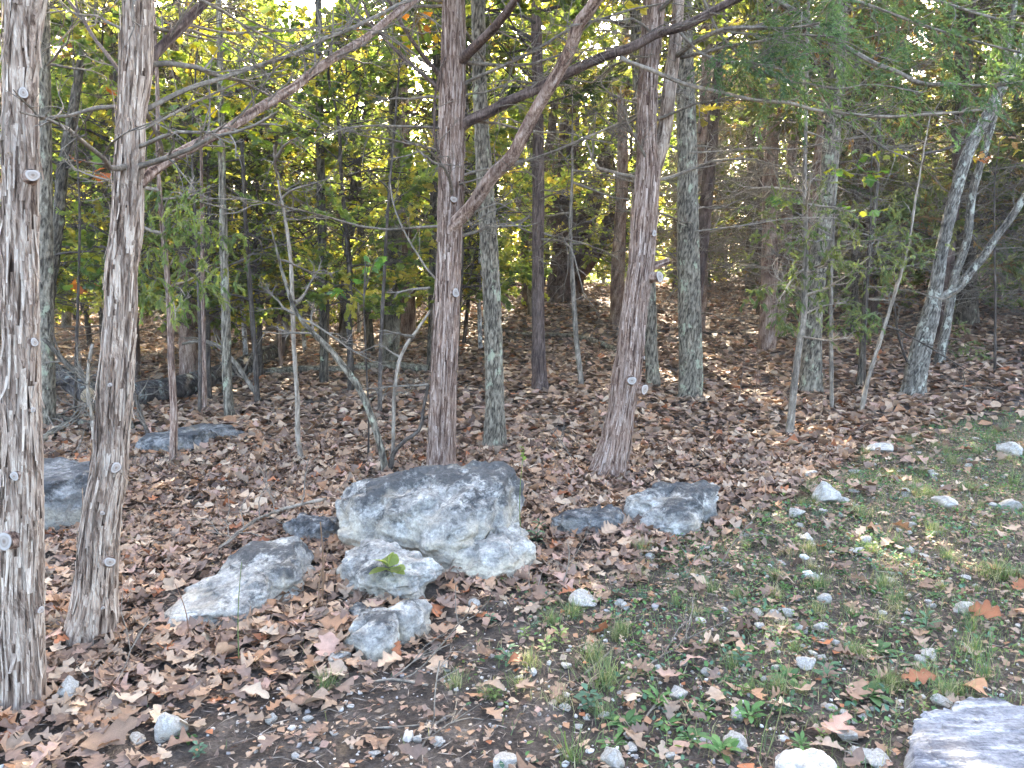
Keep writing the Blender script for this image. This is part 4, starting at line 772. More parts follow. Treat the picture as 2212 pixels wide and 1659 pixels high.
# low leafy shrubs and young cedars under the far trees
crown_mesh('broad_shrub', broad_crown(151, 0, 1.5, 1.0, 26, 7, 12, .085, YG)); crown_mesh('cedar_shrub', cedar_crown(152, 0, 2.0, .9, 30, 10, 22, .09, .024))
c = 0
while c < 130:
    y = gb.uniform(17, 52); x = gb.uniform(-.72 * y - 1, .72 * y + 1)
    if c >= 95: y = gb.uniform(15.5, 31); x = y * gb.uniform(.20, .70)
    if c < 95 and abs(x / y - .15) < .22 and y < 25.5 or c >= 95 and x / y < .36 and y < 22: continue
    c += 1; kd = 'broad_shrub' if gb.random() < (.55 if x < 0 else .3) else 'cedar_shrub'; z = float(H(x, y))
    t = thing('shrub' if kd[0] == 'b' else 'young_cedar', (x, y, z), wood_label('low yellow green shrub' if kd[0] == 'b' else 'bushy young cedar', x, y, z), 'shrub', 'low shrubs under the far trees'); s_ = gb.uniform(.8, 1.5); t.scale = (s_,) * 3; t.rotation_euler = (0, 0, gb.uniform(0, 6))
    for nm, me in zip(('foliage', 'branches'), CROWN[kd]): link(nm, me, t)['kind'] = 'stuff'
# the farthest wood, a mass nobody could count
nf = 66000; fx = gb.uniform(-75, 75, nf); fy = gb.uniform(54, 74, nf); fz = H(fx, fy) + 13 * gb.random(nf) ** 1.35; cl = fbm(np.stack([fx * .22, fy * .22, fz * .3], -1), 3)
kp = cl > -.25 - 1.2 * sstep(5, 1.5, fz); P = np.stack([fx, fy, fz], -1)[kp]; n = len(P)
V, Q = elems(P, gb.normal(size=(n, 3)), gb.uniform(.3, .7, n), gb.uniform(.15, .36, n), gb); c = np.concatenate([GREENS, YG])[gb.integers(0, 10, n)] * gb.uniform(.7, 1.3, (n, 1))
solo('far_woods', V, Q, M['leaf'], 'far wood of mixed foliage closing the view behind the trunks', 'woods', kind='stuff', smooth=False, col=np.repeat(c, 4, 0), org=np.array([0, 65, 0.]))

# ------------------------------------------------------------------ fallen logs, branches and sticks
def log(name, label, pts, mat='log', lift=.6, nseg=20, ntw=0, cat='log', seed=3, amp=1.0, cut=False, short=None, air=None):
    P = []; R = []
    for q, (vx, vy, wv) in enumerate(pts):
        b = ghit(vx, vy); r = wv / 2 * b[1] / F; P.append(b + np.array([0, 0, r * lift + (air[q] if air else 0)])); R.append(r)
    P = np.array(P); R = np.array(R); org = P[0].copy()
    t = thing(name, org, label, cat); V, Fs, h = tube(P, R, nseg, .05, bark_oak(seed, 0, amp)); part('trunk' if R.max() > .06 else 'stem', V, Fs, M[mat], t, col=np.repeat(h[:, None], 3, 1))
    if ntw:
        g = np.random.default_rng(seed); C, _, _ = resample(P, R, .1); p2, d2, _ = spawn(C[None], ntw, g, .15, 1, .9, .7); d2[:, 2] = np.abs(d2[:, 2]) * .8
        P2 = wig(p2, d2, g.uniform(.2, .8, ntw) * (1 if R.max() > .04 else .5), 6, g, .4); p3, d3, _ = spawn(P2, 3, g, .3, 1, .8, .6); P3 = wig(p3, d3, g.uniform(.1, .3, len(p3)), 4, g, .4)
        A = Acc(); A.add(*btubes(P2, min(.012, R.max() * .5), .003, 4)); A.add(*btubes(P3, .003, .0015, 3)); V, Fs, c = A.get(); part('twigs', V, Fs, M['twig'], t, col=c * .5, kind='stuff')
    if cut:
        a = nrm(P[-1] - P[-2]); t1 = nrm(np.cross(a, [0, 0, 1])); t2 = np.cross(a, t1); th = np.linspace(0, 2 * np.pi, 18, endpoint=False); r = R[-1]
        VV = np.concatenate([[P[-1] + a * .012], P[-1] + a * .01 + r * .5 * (np.cos(th)[:, None] * t1 + np.sin(th)[:, None] * t2), P[-1] + a * .004 + r * .96 * (np.cos(th)[:, None] * t1 + np.sin(th)[:, None] * t2)]); j = np.arange(18); j2 = (j + 1) % 18
        part('cut_face', VV, [np.stack([j * 0, 1 + j, 1 + j2], -1), np.stack([1 + j, 19 + j, 19 + j2, 1 + j2], -1)], M['cut'], t, col=np.concatenate([np.tile([.45, .33, .2], (19, 1)), np.tile([.6, .48, .32], (18, 1))]))
    
    if short: LM.append((short, P[len(P) // 2, 0], P[len(P) // 2, 1]))
    return t
log('fallen_log', 'big dark fallen log lying along the slope beyond the second shaggy cedar', [(280, 880, 58), (350, 868, 56), (430, 846, 50), (500, 820, 44), (560, 790, 38), (605, 765, 32)], 'log', .8, 24, 16, amp=1.6, short='the big dark log')
log('fallen_log', 'lichen grey log lying behind the central cedar', [(560, 812, 18), (640, 808, 20), (737, 806, 18), (817, 800, 22), (870, 802, 22), (925, 806, 20)], 'oak', .8, 18, 10, short='the lichen grey log')
log('fallen_branch', 'bent grey fallen limb on the leaf slope between the lichen oak and the forked cedar', [(1070, 722, 6), (1154, 726, 9), (1237, 732, 11), (1304, 750, 12), (1330, 762, 10), (1345, 778, 8)], 'oak', .9, 12, 10, 'branch', short='the bent grey limb')
log('fallen_log', 'short dead trunk propped among branches behind the two shaggy cedars, its sawn end pale', [(96, 870, 36), (130, 872, 38), (165, 880, 36), (193, 885, 36)], 'log', .8, 24, 5, cut=True, air=[.42, .30, .17, .10], short='the propped dead trunk')
log('fallen_branch', 'lichen streaked crooked branch lying on the ground behind the shaggy pair', [(85, 968, 20), (110, 948, 20), (140, 928, 17), (187, 906, 14), (215, 890, 10)], 'oak', .8, 14, 8, 'branch', short='the crooked branch')
log('fallen_branch', 'arching dead branch with its end on the leaves beyond the rock ledge', [(562, 868, 9), (540, 866, 10), (510, 866, 9), (474, 866, 8), (440, 866, 7), (400, 866, 6)], 'twig', .8, 10, 12, 'branch', air=[0, .2, .5, .72, .78, .74], short='the arching branch')
log('fallen_branch', 'long thin dead branch on leaves left of the boulder group', [(440, 1215, 5), (500, 1188, 6), (570, 1152, 6), (640, 1128, 6), (705, 1112, 5)], 'twig', .9, 8, 8, 'branch', air=[.0, .06, .1, .1, .1])
log('fallen_branch', 'dead branch lying across the litter in front of the rock ledge', [(283, 1012, 8), (320, 1016, 8), (385, 1018, 7)], 'oak_dark', .8, 8, 5, 'branch')
log('fallen_branch', 'dark dead branch lying behind the square rock block', [(85, 985, 9), (140, 988, 9), (200, 990, 8)], 'oak_dark', .8, 8, 6, 'branch')
log('fallen_branch', 'pale curved branch leaning by the second shaggy cedar', [(205, 965, 7), (202, 950, 7), (198, 950, 7), (206, 950, 6), (214, 950, 5)], 'twig_pale', .8, 8, 4, 'branch', air=[0, .2, .55, .8, .95])
log('fallen_branch', 'dark leaning dead branch at the foot of the drooping young cedar', [(332, 972, 7), (310, 960, 8), (295, 955, 8), (285, 950, 7)], 'twig_dark', .8, 8, 7, 'branch', air=[0, .25, .5, .8])
log('fallen_branch', 'slender dead branch sticking out of the litter beyond the flat grey slab', [(1265, 1035, 6), (1245, 1012, 6), (1215, 985, 5), (1195, 965, 4)], 'twig', .8, 8, 4, 'branch')
log('fallen_branch', 'dead limb on the ridge litter right of the straight grey oak', [(1520, 722, 6), (1590, 724, 6), (1680, 728, 5)], 'twig_dark', .8, 8, 8, 'branch')
log('fallen_branch', 'weathered branch on the slope right of the pale leaning tree', [(2040, 832, 6), (2090, 845, 8), (2150, 862, 7)], 'twig', .8, 8, 4, 'branch')
log('fallen_branch', 'mossy branch in the litter just left of the central cedar', [(790, 870, 6), (830, 858, 9), (880, 852, 8), (925, 838, 6)], 'oak', .8, 8, 6, 'branch')
log('fallen_branch', 'dark rotten branch lying below the propped dead trunk', [(90, 905, 16), (130, 912, 18), (175, 920, 16), (215, 925, 12)], 'oak_dark', .8, 12, 10, 'branch')
log('fallen_branch', 'dark dead limb slanting up from the ground behind the second shaggy cedar', [(290, 935, 14), (270, 930, 14), (215, 925, 13), (150, 925, 11), (110, 925, 8)], 'oak_dark', .8, 12, 12, 'branch', air=[0, .15, .4, .7, .95])
log('fallen_branch', 'tangled dark branch beyond the square rock block', [(60, 890, 12), (110, 885, 13), (180, 880, 12), (260, 872, 9)], 'log', .8, 12, 16, 'branch', air=[.05, .25, .3, .1])
log('fallen_log', 'dark rotten log end half buried left of the big dark log', [(215, 900, 40), (250, 893, 42), (285, 888, 36)], 'oak_dark', .7, 18, 6, amp=1.6)
for k, (lab, pts, mat) in enumerate((
  ('pale bowed stick arching over leaves left of the knobbly pale rock', [(525, 1360, 4), (560, 1335, 4), (600, 1310, 5), (640, 1297, 5), (672, 1292, 4)], 'twig_pale'),
  ('forked pale twig in the soil below the speckled oblong rock', [(790, 1480, 6), (850, 1476, 7), (925, 1484, 6)], 'twig_pale'),
  ('long straight twig lying on gravel near the bottom edge', [(805, 1578, 4), (900, 1568, 4), (960, 1563, 4), (985, 1542, 3)], 'twig_pale'),
  ('bent brown twig standing on the gravel beside pebbles', [(910, 1620, 6), (930, 1585, 6), (950, 1560, 5), (985, 1545, 4)], 'twig'),
  ('crooked grey twig by the large grass tuft', [(1382, 1580, 5), (1400, 1545, 5), (1420, 1520, 4), (1432, 1502, 4)], 'twig'),
  ('pale forked twig rising from litter right of the boulder', [(1155, 1320, 6), (1175, 1295, 5), (1225, 1268, 4), (1270, 1250, 4)], 'twig_pale'),
  ('weathered splinters of wood lying below the nearest shaggy cedar', [(95, 1655, 9), (150, 1620, 10), (190, 1598, 8), (230, 1580, 5)], 'twig'),
  ('thin twig among oak leaves below the nearest cedar', [(190, 1545, 4), (225, 1525, 4), (255, 1505, 4)], 'twig_pale'),
  ('dry twig lying across soil near the yellow weeds', [(1200, 1500, 4), (1260, 1460, 4), (1330, 1400, 3)], 'twig'),
  ('short pale stick beside the grass at the photo edge', [(1400, 1440, 5), (1430, 1418, 5), (1440, 1412, 4)], 'twig_pale'),
  ('long bleached twig lying across the weeds near the bluish slab', [(1415, 1610, 3), (1440, 1650, 3), (1460, 1690, 3)], 'twig_pale'),
  ('grey stick lying in the leaves under the pale-rimmed rock', [(1420, 1270, 4), (1500, 1250, 4), (1560, 1222, 4)], 'twig'))):
    log('stick', lab, pts, mat, .9, 8, 2 if k % 2 else 0, 'stick', seed=80 + k, amp=.3)

# ------------------------------------------------------------------ dead leaves
BP = np.array([ghit(*p)[:2] for p in [(250, 1659), (560, 1520), (760, 1440), (900, 1390), (1060, 1300), (1380, 1230), (1600, 1130), (1800, 1020), (2000, 930), (2212, 860)]])
def ybound(x): return np.interp(x, BP[:, 0], BP[:, 1]) + .25 * perlin(np.stack([np.asarray(x) * 1.3, np.asarray(x) * 0 + 2, np.asarray(x) * 0], -1))
def rock_top(x, y):
    """height of rock over the ground at x,y (0 outside)"""
    z = np.zeros(len(x)); ins = np.zeros(len(x), bool)
    for cx, cy_, Rp, phi, h, z0, hh in ROCKS:
        d = np.hypot(x - cx, y - cy_)
        if Rp is None: ins |= d < h; continue
        a = np.arctan2(y - cy_, x - cx); R = np.interp(a, phi, Rp, period=2 * np.pi); ins |= d < R * .93
    return ins
def oak_leaf(seed, st, lob=1.0, fold=.25, curl=.5, wide=.40):
    g = np.random.default_rng(seed); n = st; x = np.linspace(0, 1, n); env = np.sin(np.pi * np.clip(x * .86 + .10, 0, 1) ** g.uniform(.8, 1.25)) ** .8 * wide * g.uniform(.75, 1.15) + .01
    nl = g.choice([2.5, 3.0, 3.0, 3.5]) if n > 8 else 2.0; pts = []
    for sgn in (1, -1):
        ph = g.uniform(-.12, .12); w_ = .5 + .5 * np.cos(2 * np.pi * (nl * (x + ph) + .5)); dp = lob * g.uniform(.6, .92); w_ = env * (1 - dp + dp * w_ ** .8) * g.uniform(.85, 1.15, n); w_[0] = .015; w_[-1] = .03 if n > 8 else .05
        xs = x + .10 * w_ / wide * (x < .85) + g.normal(0, .008, n); pts.append(np.stack([xs, sgn * w_, 0 * x], -1))
    mid = np.stack([x, .06 * np.sin(x * 3 + seed), 0 * x], -1); V = np.concatenate([mid] + pts + [[[-.16, .008, 0], [-.16, -.008, 0], [0.02, .008, 0], [.02, -.008, 0]]])
    k1, k2, tw = g.uniform(-.4, fold + .9), g.uniform(-curl, curl), g.uniform(-.8, .8)
    V[:, 2] = k1 * V[:, 1] ** 2 * 2.2 + fold * g.uniform(-.3, 1) * np.abs(V[:, 1]) + k2 * (V[:, 0] - .5) ** 2 + tw * V[:, 1] * (V[:, 0] - .4) + .03 * perlin(V * 5 + seed) + .012 * g.normal(size=len(V)); V[-4:, 2] = V[0, 2]
    V[:, 0] -= .42; i = np.arange(n - 1)
    Q = np.concatenate([np.stack([i, i + 1, n + i + 1, n + i], -1), np.stack([i + 1, i, 2 * n + i, 2 * n + i + 1], -1), [[3 * n, 3 * n + 1, 3 * n + 3, 3 * n + 2]]])
    return V, Q if n > 4 else Q[:-1]
LC = np.array([[.30, .185, .11], [.22, .135, .085], [.155, .095, .065], [.34, .235, .155], [.24, .175, .125], [.40, .30, .21], [.29, .15, .075], [.185, .125, .095], [.26, .165, .12], [.33, .20, .15], [.30, .105, .04], [.12, .075, .055]])
LC = (LC * .86 + LC.mean(1, keepdims=True) * np.array([1.06, 1.0, .92]) * .14) * np.array([1.06, 1.02, .935])
LCP = np.array([.13, .14, .13, .12, .10, .06, .06, .10, .07, .04, .02, .03]); LCP = LCP / LCP.sum()
LCN = ['tan', 'mid brown', 'dark brown', 'light tan', 'grey brown', 'pale buff', 'orange brown', 'dull brown', 'warm brown', 'pinkish tan', 'rust red', 'near black brown']
def rot(yaw, tilt, az):
    n = len(yaw); cy_, sy = np.cos(yaw), np.sin(yaw); z = np.zeros(n); o = np.ones(n)
    Rz = np.stack([np.stack([cy_, -sy, z], -1), np.stack([sy, cy_, z], -1), np.stack([z, z, o], -1)], 1)
    ax = np.stack([np.cos(az), np.sin(az), z], -1); c, s = np.cos(tilt), np.sin(tilt); K = np.zeros((n, 3, 3)); K[:, 0, 2] = ax[:, 1]; K[:, 1, 2] = -ax[:, 0]; K[:, 2, 0] = -ax[:, 1]; K[:, 2, 1] = ax[:, 0]
    Rt = np.eye(3) + s[:, None, None] * K + (1 - c)[:, None, None] * (K @ K); return Rt @ Rz
gl = np.random.default_rng(12)
def area(n, y0, y1, xr=.70, pad=1.2):
    y = np.sqrt(gl.uniform(y0 ** 2, y1 ** 2, n)); x = gl.uniform(-1, 1, n) * (xr * y + pad); return x, y
def litter_pts(n, y0, y1):
    x, y = area(n, y0, y1); s = y - ybound(x); keep = gl.random(n) < np.clip(.06 + .94 * sstep(-.45, .4, s), 0, 1) * (1 - .45 * (perlin(np.stack([x * 1.4, y * 1.4, x * 0 + 9], -1)) > .35)); keep &= ~rock_top(x, y); return x[keep], y[keep]
def leaf_mesh(x, y, shapes, smin, smax, tilt, lift, A):
    n = len(x); sh = gl.integers(0, len(shapes), n); sz = gl.uniform(smin, smax, n); R = rot(gl.uniform(0, 6.28, n), np.abs(gl.normal(0, tilt, n)), gl.uniform(0, 6.28, n)); z = H(x, y) + gl.random(n) * lift + .008
    c = LC[gl.choice(len(LC), n, p=LCP)] * gl.uniform(.7, 1.35, (n, 1))
    for k, (V, Q) in enumerate(shapes):
        m = sh == k; nn = m.sum(); W = np.einsum('nij,vj->nvi', R[m], V) * sz[m][:, None, None] + np.stack([x[m], y[m], z[m]], -1)[:, None]
        A.add(W.reshape(-1, 3), (Q[None] + (np.arange(nn) * len(V))[:, None, None]).reshape(-1, 4), np.repeat(c[m], len(V), 0))
S_near = [oak_leaf(300 + k, 15, 1.0 - .13 * (k % 4), .3, .9, .42 - .08 * (k % 3)) for k in range(18)]
S_mid = [oak_leaf(330 + k, 6, 1., .3, .9) for k in range(10)]; S_far = [oak_leaf(350 + k, 4, .6, .3, .8) for k in range(8)]; S_near2 = [oak_leaf(320 + k, 9, 1., .3, .9) for k in range(10)]
S_fur = [(HEXL * np.array([1, gl.uniform(.7, 1.2), gl.uniform(-1.5, 2.5)]) - np.array([.45, 0, 0]), HEXF) for k in range(8)]; QD = np.array([[0, 0, 0], [.5, .35, .08], [1, 0, -.03], [.5, -.35, .05]]); S_bit = [(QD * np.array([1, gl.uniform(.5, 1.4), gl.uniform(-1, 2)]) - np.array([.5, 0, 0]), np.array([[0, 1, 2, 3]])) for k in range(6)]
A = Acc()
for n_, a_, b_, sh_, lo_, hi_, ti_ in ((5400, 2.2, 3.7, S_near, .055, .13, .36), (6600, 3.7, 5.2, S_near2, .055, .13, .36), (10000, 5.2, 7.4, S_mid, .07, .15, .4), (10500, 7.4, 9.8, S_far, .075, .16, .4), (21000, 9.8, 15, S_fur, .09, .18, .42), (38000, 15, 30, S_fur, .11, .195, .42), (8000, 30, 50, S_fur, .2, .34, .4)):
    x_, y_ = litter_pts(n_, a_, b_); leaf_mesh(x_, y_, sh_, lo_, hi_, ti_, .035, A)
V, Fs, c = A.get(); solo('leaf_litter', V, Fs, M['litter'], 'carpet of brown fallen oak leaves covering the forest floor', 'leaf litter', kind='stuff', col=c, org=np.zeros(3))
def near_label(pre, x, y):
    out = []
    for d in sorted(LM, key=lambda q: (q[1] - x) ** 2 + (q[2] - y) ** 2)[:16]:
        dx, dy = x - d[1], y - d[2]; out.append('%s %s %s' % (pre, ('left of' if dx < 0 else 'right of') if abs(dx) > abs(dy) else ('in front of' if dy < 0 else 'behind'), d[0]))
    return uniq(out)
# the largest single leaves
LM0 = list(LM)
LM += [('the near pale wedge stone', *ghit(370, 1590)[:2]), ('the bright green seedling', *ghit(410, 1610)[:2]), ('the largest grass tuft', *ghit(1310, 1470)[:2]), ('the angular white stone', *ghit(1465, 1515)[:2]), ('the yellow weeds', *ghit(1190, 1415)[:2]), ('the gravel by the bottom edge', *ghit(900, 1640)[:2]), ('the broad leaved rosette', *ghit(1870, 1500)[:2]), ('the stones at the edge of the photo', *ghit(2150, 1330)[:2]), ('the grassy patch', *ghit(2050, 1180)[:2]), ('the pebbly soil', *ghit(1500, 1330)[:2])]
lm_me = []
for k, (Vl, Ql) in enumerate(S_near):
    n_ = (len(Vl) - 4) // 3; sh_ = np.full(len(Vl), .88) + .10 * perlin(Vl * 9 + k); sh_[:n_] = 1.22; sh_[-4:] = .8; me = mk_mesh('fallen_leaf', Vl, Ql, M['litter_one'], True, np.repeat(sh_[:, None], 3, 1)); lm_me.append(me)
def one_leaf(x, y, ci, size, k, tilt=.3, z=None, yaw=None):
    o = link('fallen_leaf', lm_me[k]); g = gl; o.location = (x, y, (float(H(x, y)) + g.uniform(.02, .045)) if z is None else z); o.scale = (size,) * 3
    R = rot(np.array([g.uniform(0, 6.28) if yaw is None else yaw]), np.array([abs(g.normal(0, tilt))]), np.array([g.uniform(0, 6.28)]))[0]
    from mathutils import Matrix
    o.rotation_euler = Matrix(R.tolist()).to_euler(); c = LC[ci] * g.uniform(.85, 1.2); o.color = (*c, 1)
    return tag(o, near_label('%s %s oak leaf' % (['small', 'large'][int(size > .115)], LCN[ci]), x, y), 'leaf', 'dead oak leaves on the ground')
x_, y_ = area(4000, 2.3, 5.5, .66, 0); kp = ~rock_top(x_, y_); x_, y_ = x_[kp], y_[kp]; s_ = y_ - ybound(x_); kp = gl.random(len(x_)) < np.clip(.09 + .7 * sstep(-.3, .5, s_), 0, 1); x_, y_ = x_[kp][:290], y_[kp][:290]
for k in range(len(x_)): one_leaf(x_[k], y_[k], gl.choice(len(LC), p=LCP), gl.uniform(.06, .125), gl.integers(len(lm_me)), .35)
for vx, vy, ci, sz in ((1990, 1490, 10, .19), (860, 1425, 10, .16), (280, 1540, 5, .17), (540, 1520, 5, .2), (120, 1395, 9, .2), (850, 1450, 3, .17), (1500, 1240, 9, .13), (1300, 1220, 9, .16), (1660, 1080, 6, .2), (1310, 1165, 3, .2), (1450, 1490, 8, .16), (2130, 1345, 10, .2), (2200, 1340, 6, .2), (1870, 1280, 3, .2), (720, 1370, 6, .2), (800, 1390, 6, .15), (1110, 1450, 10, .1), (1060, 1505, 3, .15), (1500, 1450, 9, .17), (1800, 1610, 9, .22), (1370, 1530, 5, .18), (230, 1630, 1, .26)):
    b = ghit(vx, vy); o = one_leaf(b[0], b[1], ci, sz * .7, gl.integers(len(lm_me)), .4, b[2] + .05)
# needles, twig crumbs and bark bits that fill the gaps
n = 52000; x_, y_ = area(n, 2.2, 7.5); kp = ~rock_top(x_, y_); x_, y_ = x_[kp], y_[kp]; n = len(x_); a = gl.uniform(0, 6.28, n); p = np.stack([x_, y_, H(x_, y_) + gl.uniform(.004, .02, n)], -1); d = np.stack([np.cos(a), np.sin(a), gl.normal(0, .2, n)], -1)
L = gl.uniform(.02, .09, n); V, Q = elems(p - d * L[:, None] / 2, d, L, gl.uniform(.0015, .005, n), gl)
c = np.repeat(np.array([[.20, .15, .11], [.10, .07, .05], [.35, .28, .21], [.055, .04, .033]])[gl.integers(0, 4, n)], 4, 0); solo('twig_debris', V, Q, M['litter'], 'fine broken twigs and needles strewn on the soil', 'debris', kind='stuff', col=c, org=np.zeros(3))

n = 44000; x_, y_ = area(n, 2.2, 8); kp = ~rock_top(x_, y_); x_, y_ = x_[kp], y_[kp]; A = Acc(); leaf_mesh(x_, y_, S_bit, .010, .042, .35, .012, A); V, Fs, c = A.get()
solo('leaf_crumbs', V, Fs, M['litter'], 'crumbled bits of old leaves pressed into the soil', 'debris', kind='stuff', col=c, org=np.zeros(3))
# ------------------------------------------------------------------ stones
gs = np.random.default_rng(77)
def stone_mesh(seed, sub, amp=.5):
    import bmesh
    g = np.random.default_rng(seed); bm = bmesh.new(); bmesh.ops.create_icosphere(bm, subdivisions=sub, radius=1); V = np.array([v.co[:] for v in bm.verts]); Fc = np.array([[v.index for v in f.verts] for f in bm.faces]); bm.free()
    for k in range(11):
        nv = nrm(g.normal(size=3)); e = g.uniform(.45, .8); V = V - np.maximum(V @ nv - e, 0)[:, None] * nv * .95
    V = V * g.uniform(.7, 1.25, 3) * np.array([1, 1, .75]); V = V + nrm(V) * (.07 * fbm(V * 2.5 + seed, 3))[:, None] * amp; return V, Fc
def norm_stone(V):
    V = V - (V.max(0) + V.min(0)) / 2; return V / (np.ptp(V[:, :2], axis=0).max())
SS = []
for k in range(9):
    V, Fc = stone_mesh(500 + k, 4, 1.0); V = norm_stone(V); hn = (V[:, 2] - V[:, 2].min()) / np.ptp(V[:, 2]); SS.append((V, mk_mesh('stone', V, Fc, M['stone'], True, np.stack([hn * .25, .9 - hn, hn * 0], -1))))
def stone(vx, vy, wv, label, k=None, zs=1.0, group=None, world=None, mat=None):
    b = ghit(vx, vy) if world is None else np.array([*world, float(H(*world))]); s = (wv * 1.12 * b[1] / F) if world is None else wv; V, me = SS[gs.integers(len(SS)) if k is None else k]
    o = link('stone', me, None, (b[0], b[1], b[2] + s * zs * (-V[:, 2].min()) * .6)); o.scale = (s, s, s * zs); o.rotation_euler = (gs.normal(0, .15), gs.normal(0, .15), gs.uniform(0, 6.28)); LM.append((None, 0, 1e6)) if False else None
    return tag(o, label, 'stone', group)
for vx, vy, wv, zs, lab in ((370, 1596, 66, 1.5, 'pale wedge shaped stone standing beside the bright green seedling'), (148, 1516, 46, 1.3, 'white angular stone in leaves right of the nearest cedar foot'), (296, 1606, 36, .9, 'small flat white stone left of the pale wedge stone'), (432, 1362, 46, .6, 'white stone peeping from leaves under the long pale slab'),
  (1466, 1516, 46, 1.1, 'angular white stone beside the largest grass tuft'), (1325, 1655, 52, 1.0, 'long whitish stone at the bottom edge among grass stalks'), (1092, 1656, 60, .7, 'flat bluish white stone cut by the bottom edge'), (948, 1610, 28, .9, 'cubic cream stone on the gravel by a bent twig'), (1260, 1305, 62, .55, 'flat mottled stone in litter below the pale-rimmed rock'), (1306, 1552, 30, .8, 'squarish white stone under the leaf by the dry tuft'), (1024, 1314, 28, 1, 'small white stone among leaves right of the knobbly rock'),
  (1740, 1440, 44, .7, 'oblong grey white stone behind the weed clump'), (1774, 1362, 36, .9, 'rounded cream stone touching a flat one on bare soil'), (1730, 1366, 38, .6, 'flat white stone left of the rounded cream stone'), (1702, 1332, 26, 1.3, 'small pointed tan stone beside a dark leaf'), (1672, 1332, 18, 1.3, 'tiny upright white stone beside the pointed tan stone'), (1636, 1330, 24, .8, 'small white stone alone on dark soil'), (2036, 1524, 42, .9, 'grey white stone resting against the bluish slab'), (1822, 1548, 28, 1.3, 'upright knobbly white stone near the rust red leaf'), (1796, 1536, 26, .9, 'white stone beside the upright knobbly one'),
  (1592, 1620, 54, .8, 'grey angular stone among weeds near the bottom'), (1590, 1560, 28, 1.2, 'rough stone behind the grey angular one'), (1785, 1086, 56, .9, 'rough stone at the litter edge right of the pale-rimmed rock'), (2178, 980, 60, .8, 'large pale stone on the grassy slope'), (1752, 1032, 36, 1.1, 'grey and white stone in leaves behind the rough stone'), (1900, 982, 50, .7, 'flat pale stone at the edge of the grass'), (1720, 1115, 34, .8, 'white stone in front of the rust leaf cluster'), (2040, 1092, 76, .5, 'long flat whitish stone lying in the grass'), (2180, 1100, 50, .8, 'pale stone near the edge of the photo'), (2080, 1320, 60, .6, 'broad weathered stone half covered by grass'), (2010, 1420, 40, .6, 'buff stone in grass above the rust red leaf'), (1860, 1640, 62, .7, 'pale stone in the cluster touching the bluish slab'), (1830, 1600, 56, .8, 'lumpy stone at the top of the cluster by the slab'), (1895, 1655, 60, .6, 'bluish white stone lowest of the cluster by the slab'), (1640, 1355, 30, .7, 'small flat stone beside curled leaf'), (1365, 1625, 30, 1.0, 'grey stone near tall grass blades'), (1450, 1640, 34, .8, 'half sunk white stone in weeds'), (680, 1625, 22, .8, 'round white pebble on gravel'), (640, 1640, 20, .8, 'cream pebble at the bottom edge'), (585, 1565, 24, 1, 'white stone cube on the soil below the slab'), (900, 1600, 24, .8, 'lone pale stone among pebbles'), (720, 1590, 20, .8, 'chalky stone between twigs')):
    stone(vx, vy, wv, lab, zs=zs)
x_, y_ = area(3000, 2.4, 7.5, .64, 0); s_ = y_ - ybound(x_); kp = (~rock_top(x_, y_)) & (gl.random(len(x_)) < np.where(s_ > .2, .02, .13 + .12 * (x_ > 0))); x_, y_ = x_[kp][:200], y_[kp][:200]
for k in range(len(x_)): stone(0, 0, np.exp(gs.normal(-3.45, .45)) * (1 + .4 * (y_[k] > 4)), near_label('%s limestone fragment' % ['small white', 'chalky', 'cream', 'pale grey'][k % 4], x_[k], y_[k]), None, gs.uniform(.5, 1), 'limestone fragments in the soil', (x_[k], y_[k]))
SP = []
for k in range(6): V, Fc = stone_mesh(560 + k, 1, .4); SP.append((norm_stone(V), Fc))
n = 46000; x_, y_ = area(n, 2.2, 7); s_ = y_ - ybound(x_); den = np.clip(.02 + .55 * sstep(.3, -.3, s_) * (.35 + .65 * sstep(3.9, 2.9, y_)) * np.clip(.75 + 1.3 * perlin(np.stack([x_ * 2.3, y_ * 2.3, 0 * x_], -1)), .05, 2), 0, 1); kp = (gs.random(n) < den) & ~rock_top(x_, y_); x_, y_ = x_[kp], y_[kp]; n = len(x_)
A = Acc(); k_ = gs.integers(0, 6, n); sz = np.exp(gs.normal(-4.85, .62, n)); R = rot(gs.uniform(0, 6.28, n), np.abs(gs.normal(0, .4, n)), gs.uniform(0, 6.28, n)); c = np.array([[.55, .50, .42], [.40, .36, .30], [.48, .42, .34], [.30, .27, .24], [.58, .55, .49], [.36, .28, .20]])[gs.integers(0, 6, n)] * gs.uniform(.75, 1.15, (n, 1))
for k, (V, Fc) in enumerate(SP):
    m = k_ == k; W = np.einsum('nij,vj->nvi', R[m], V) * sz[m][:, None, None] + np.stack([x_[m], y_[m], H(x_[m], y_[m]) + sz[m] * .08], -1)[:, None]; A.add(W.reshape(-1, 3), (Fc[None] + (np.arange(m.sum()) * len(V))[:, None, None]).reshape(-1, 3), np.repeat(c[m], len(V), 0))
V, Fs, c = A.get(); solo('gravel', V, Fs, M['pebble'], 'pale limestone gravel scattered over the dark soil', 'gravel', kind='stuff', smooth=False, col=c, org=np.zeros(3))
print('gravel', n)

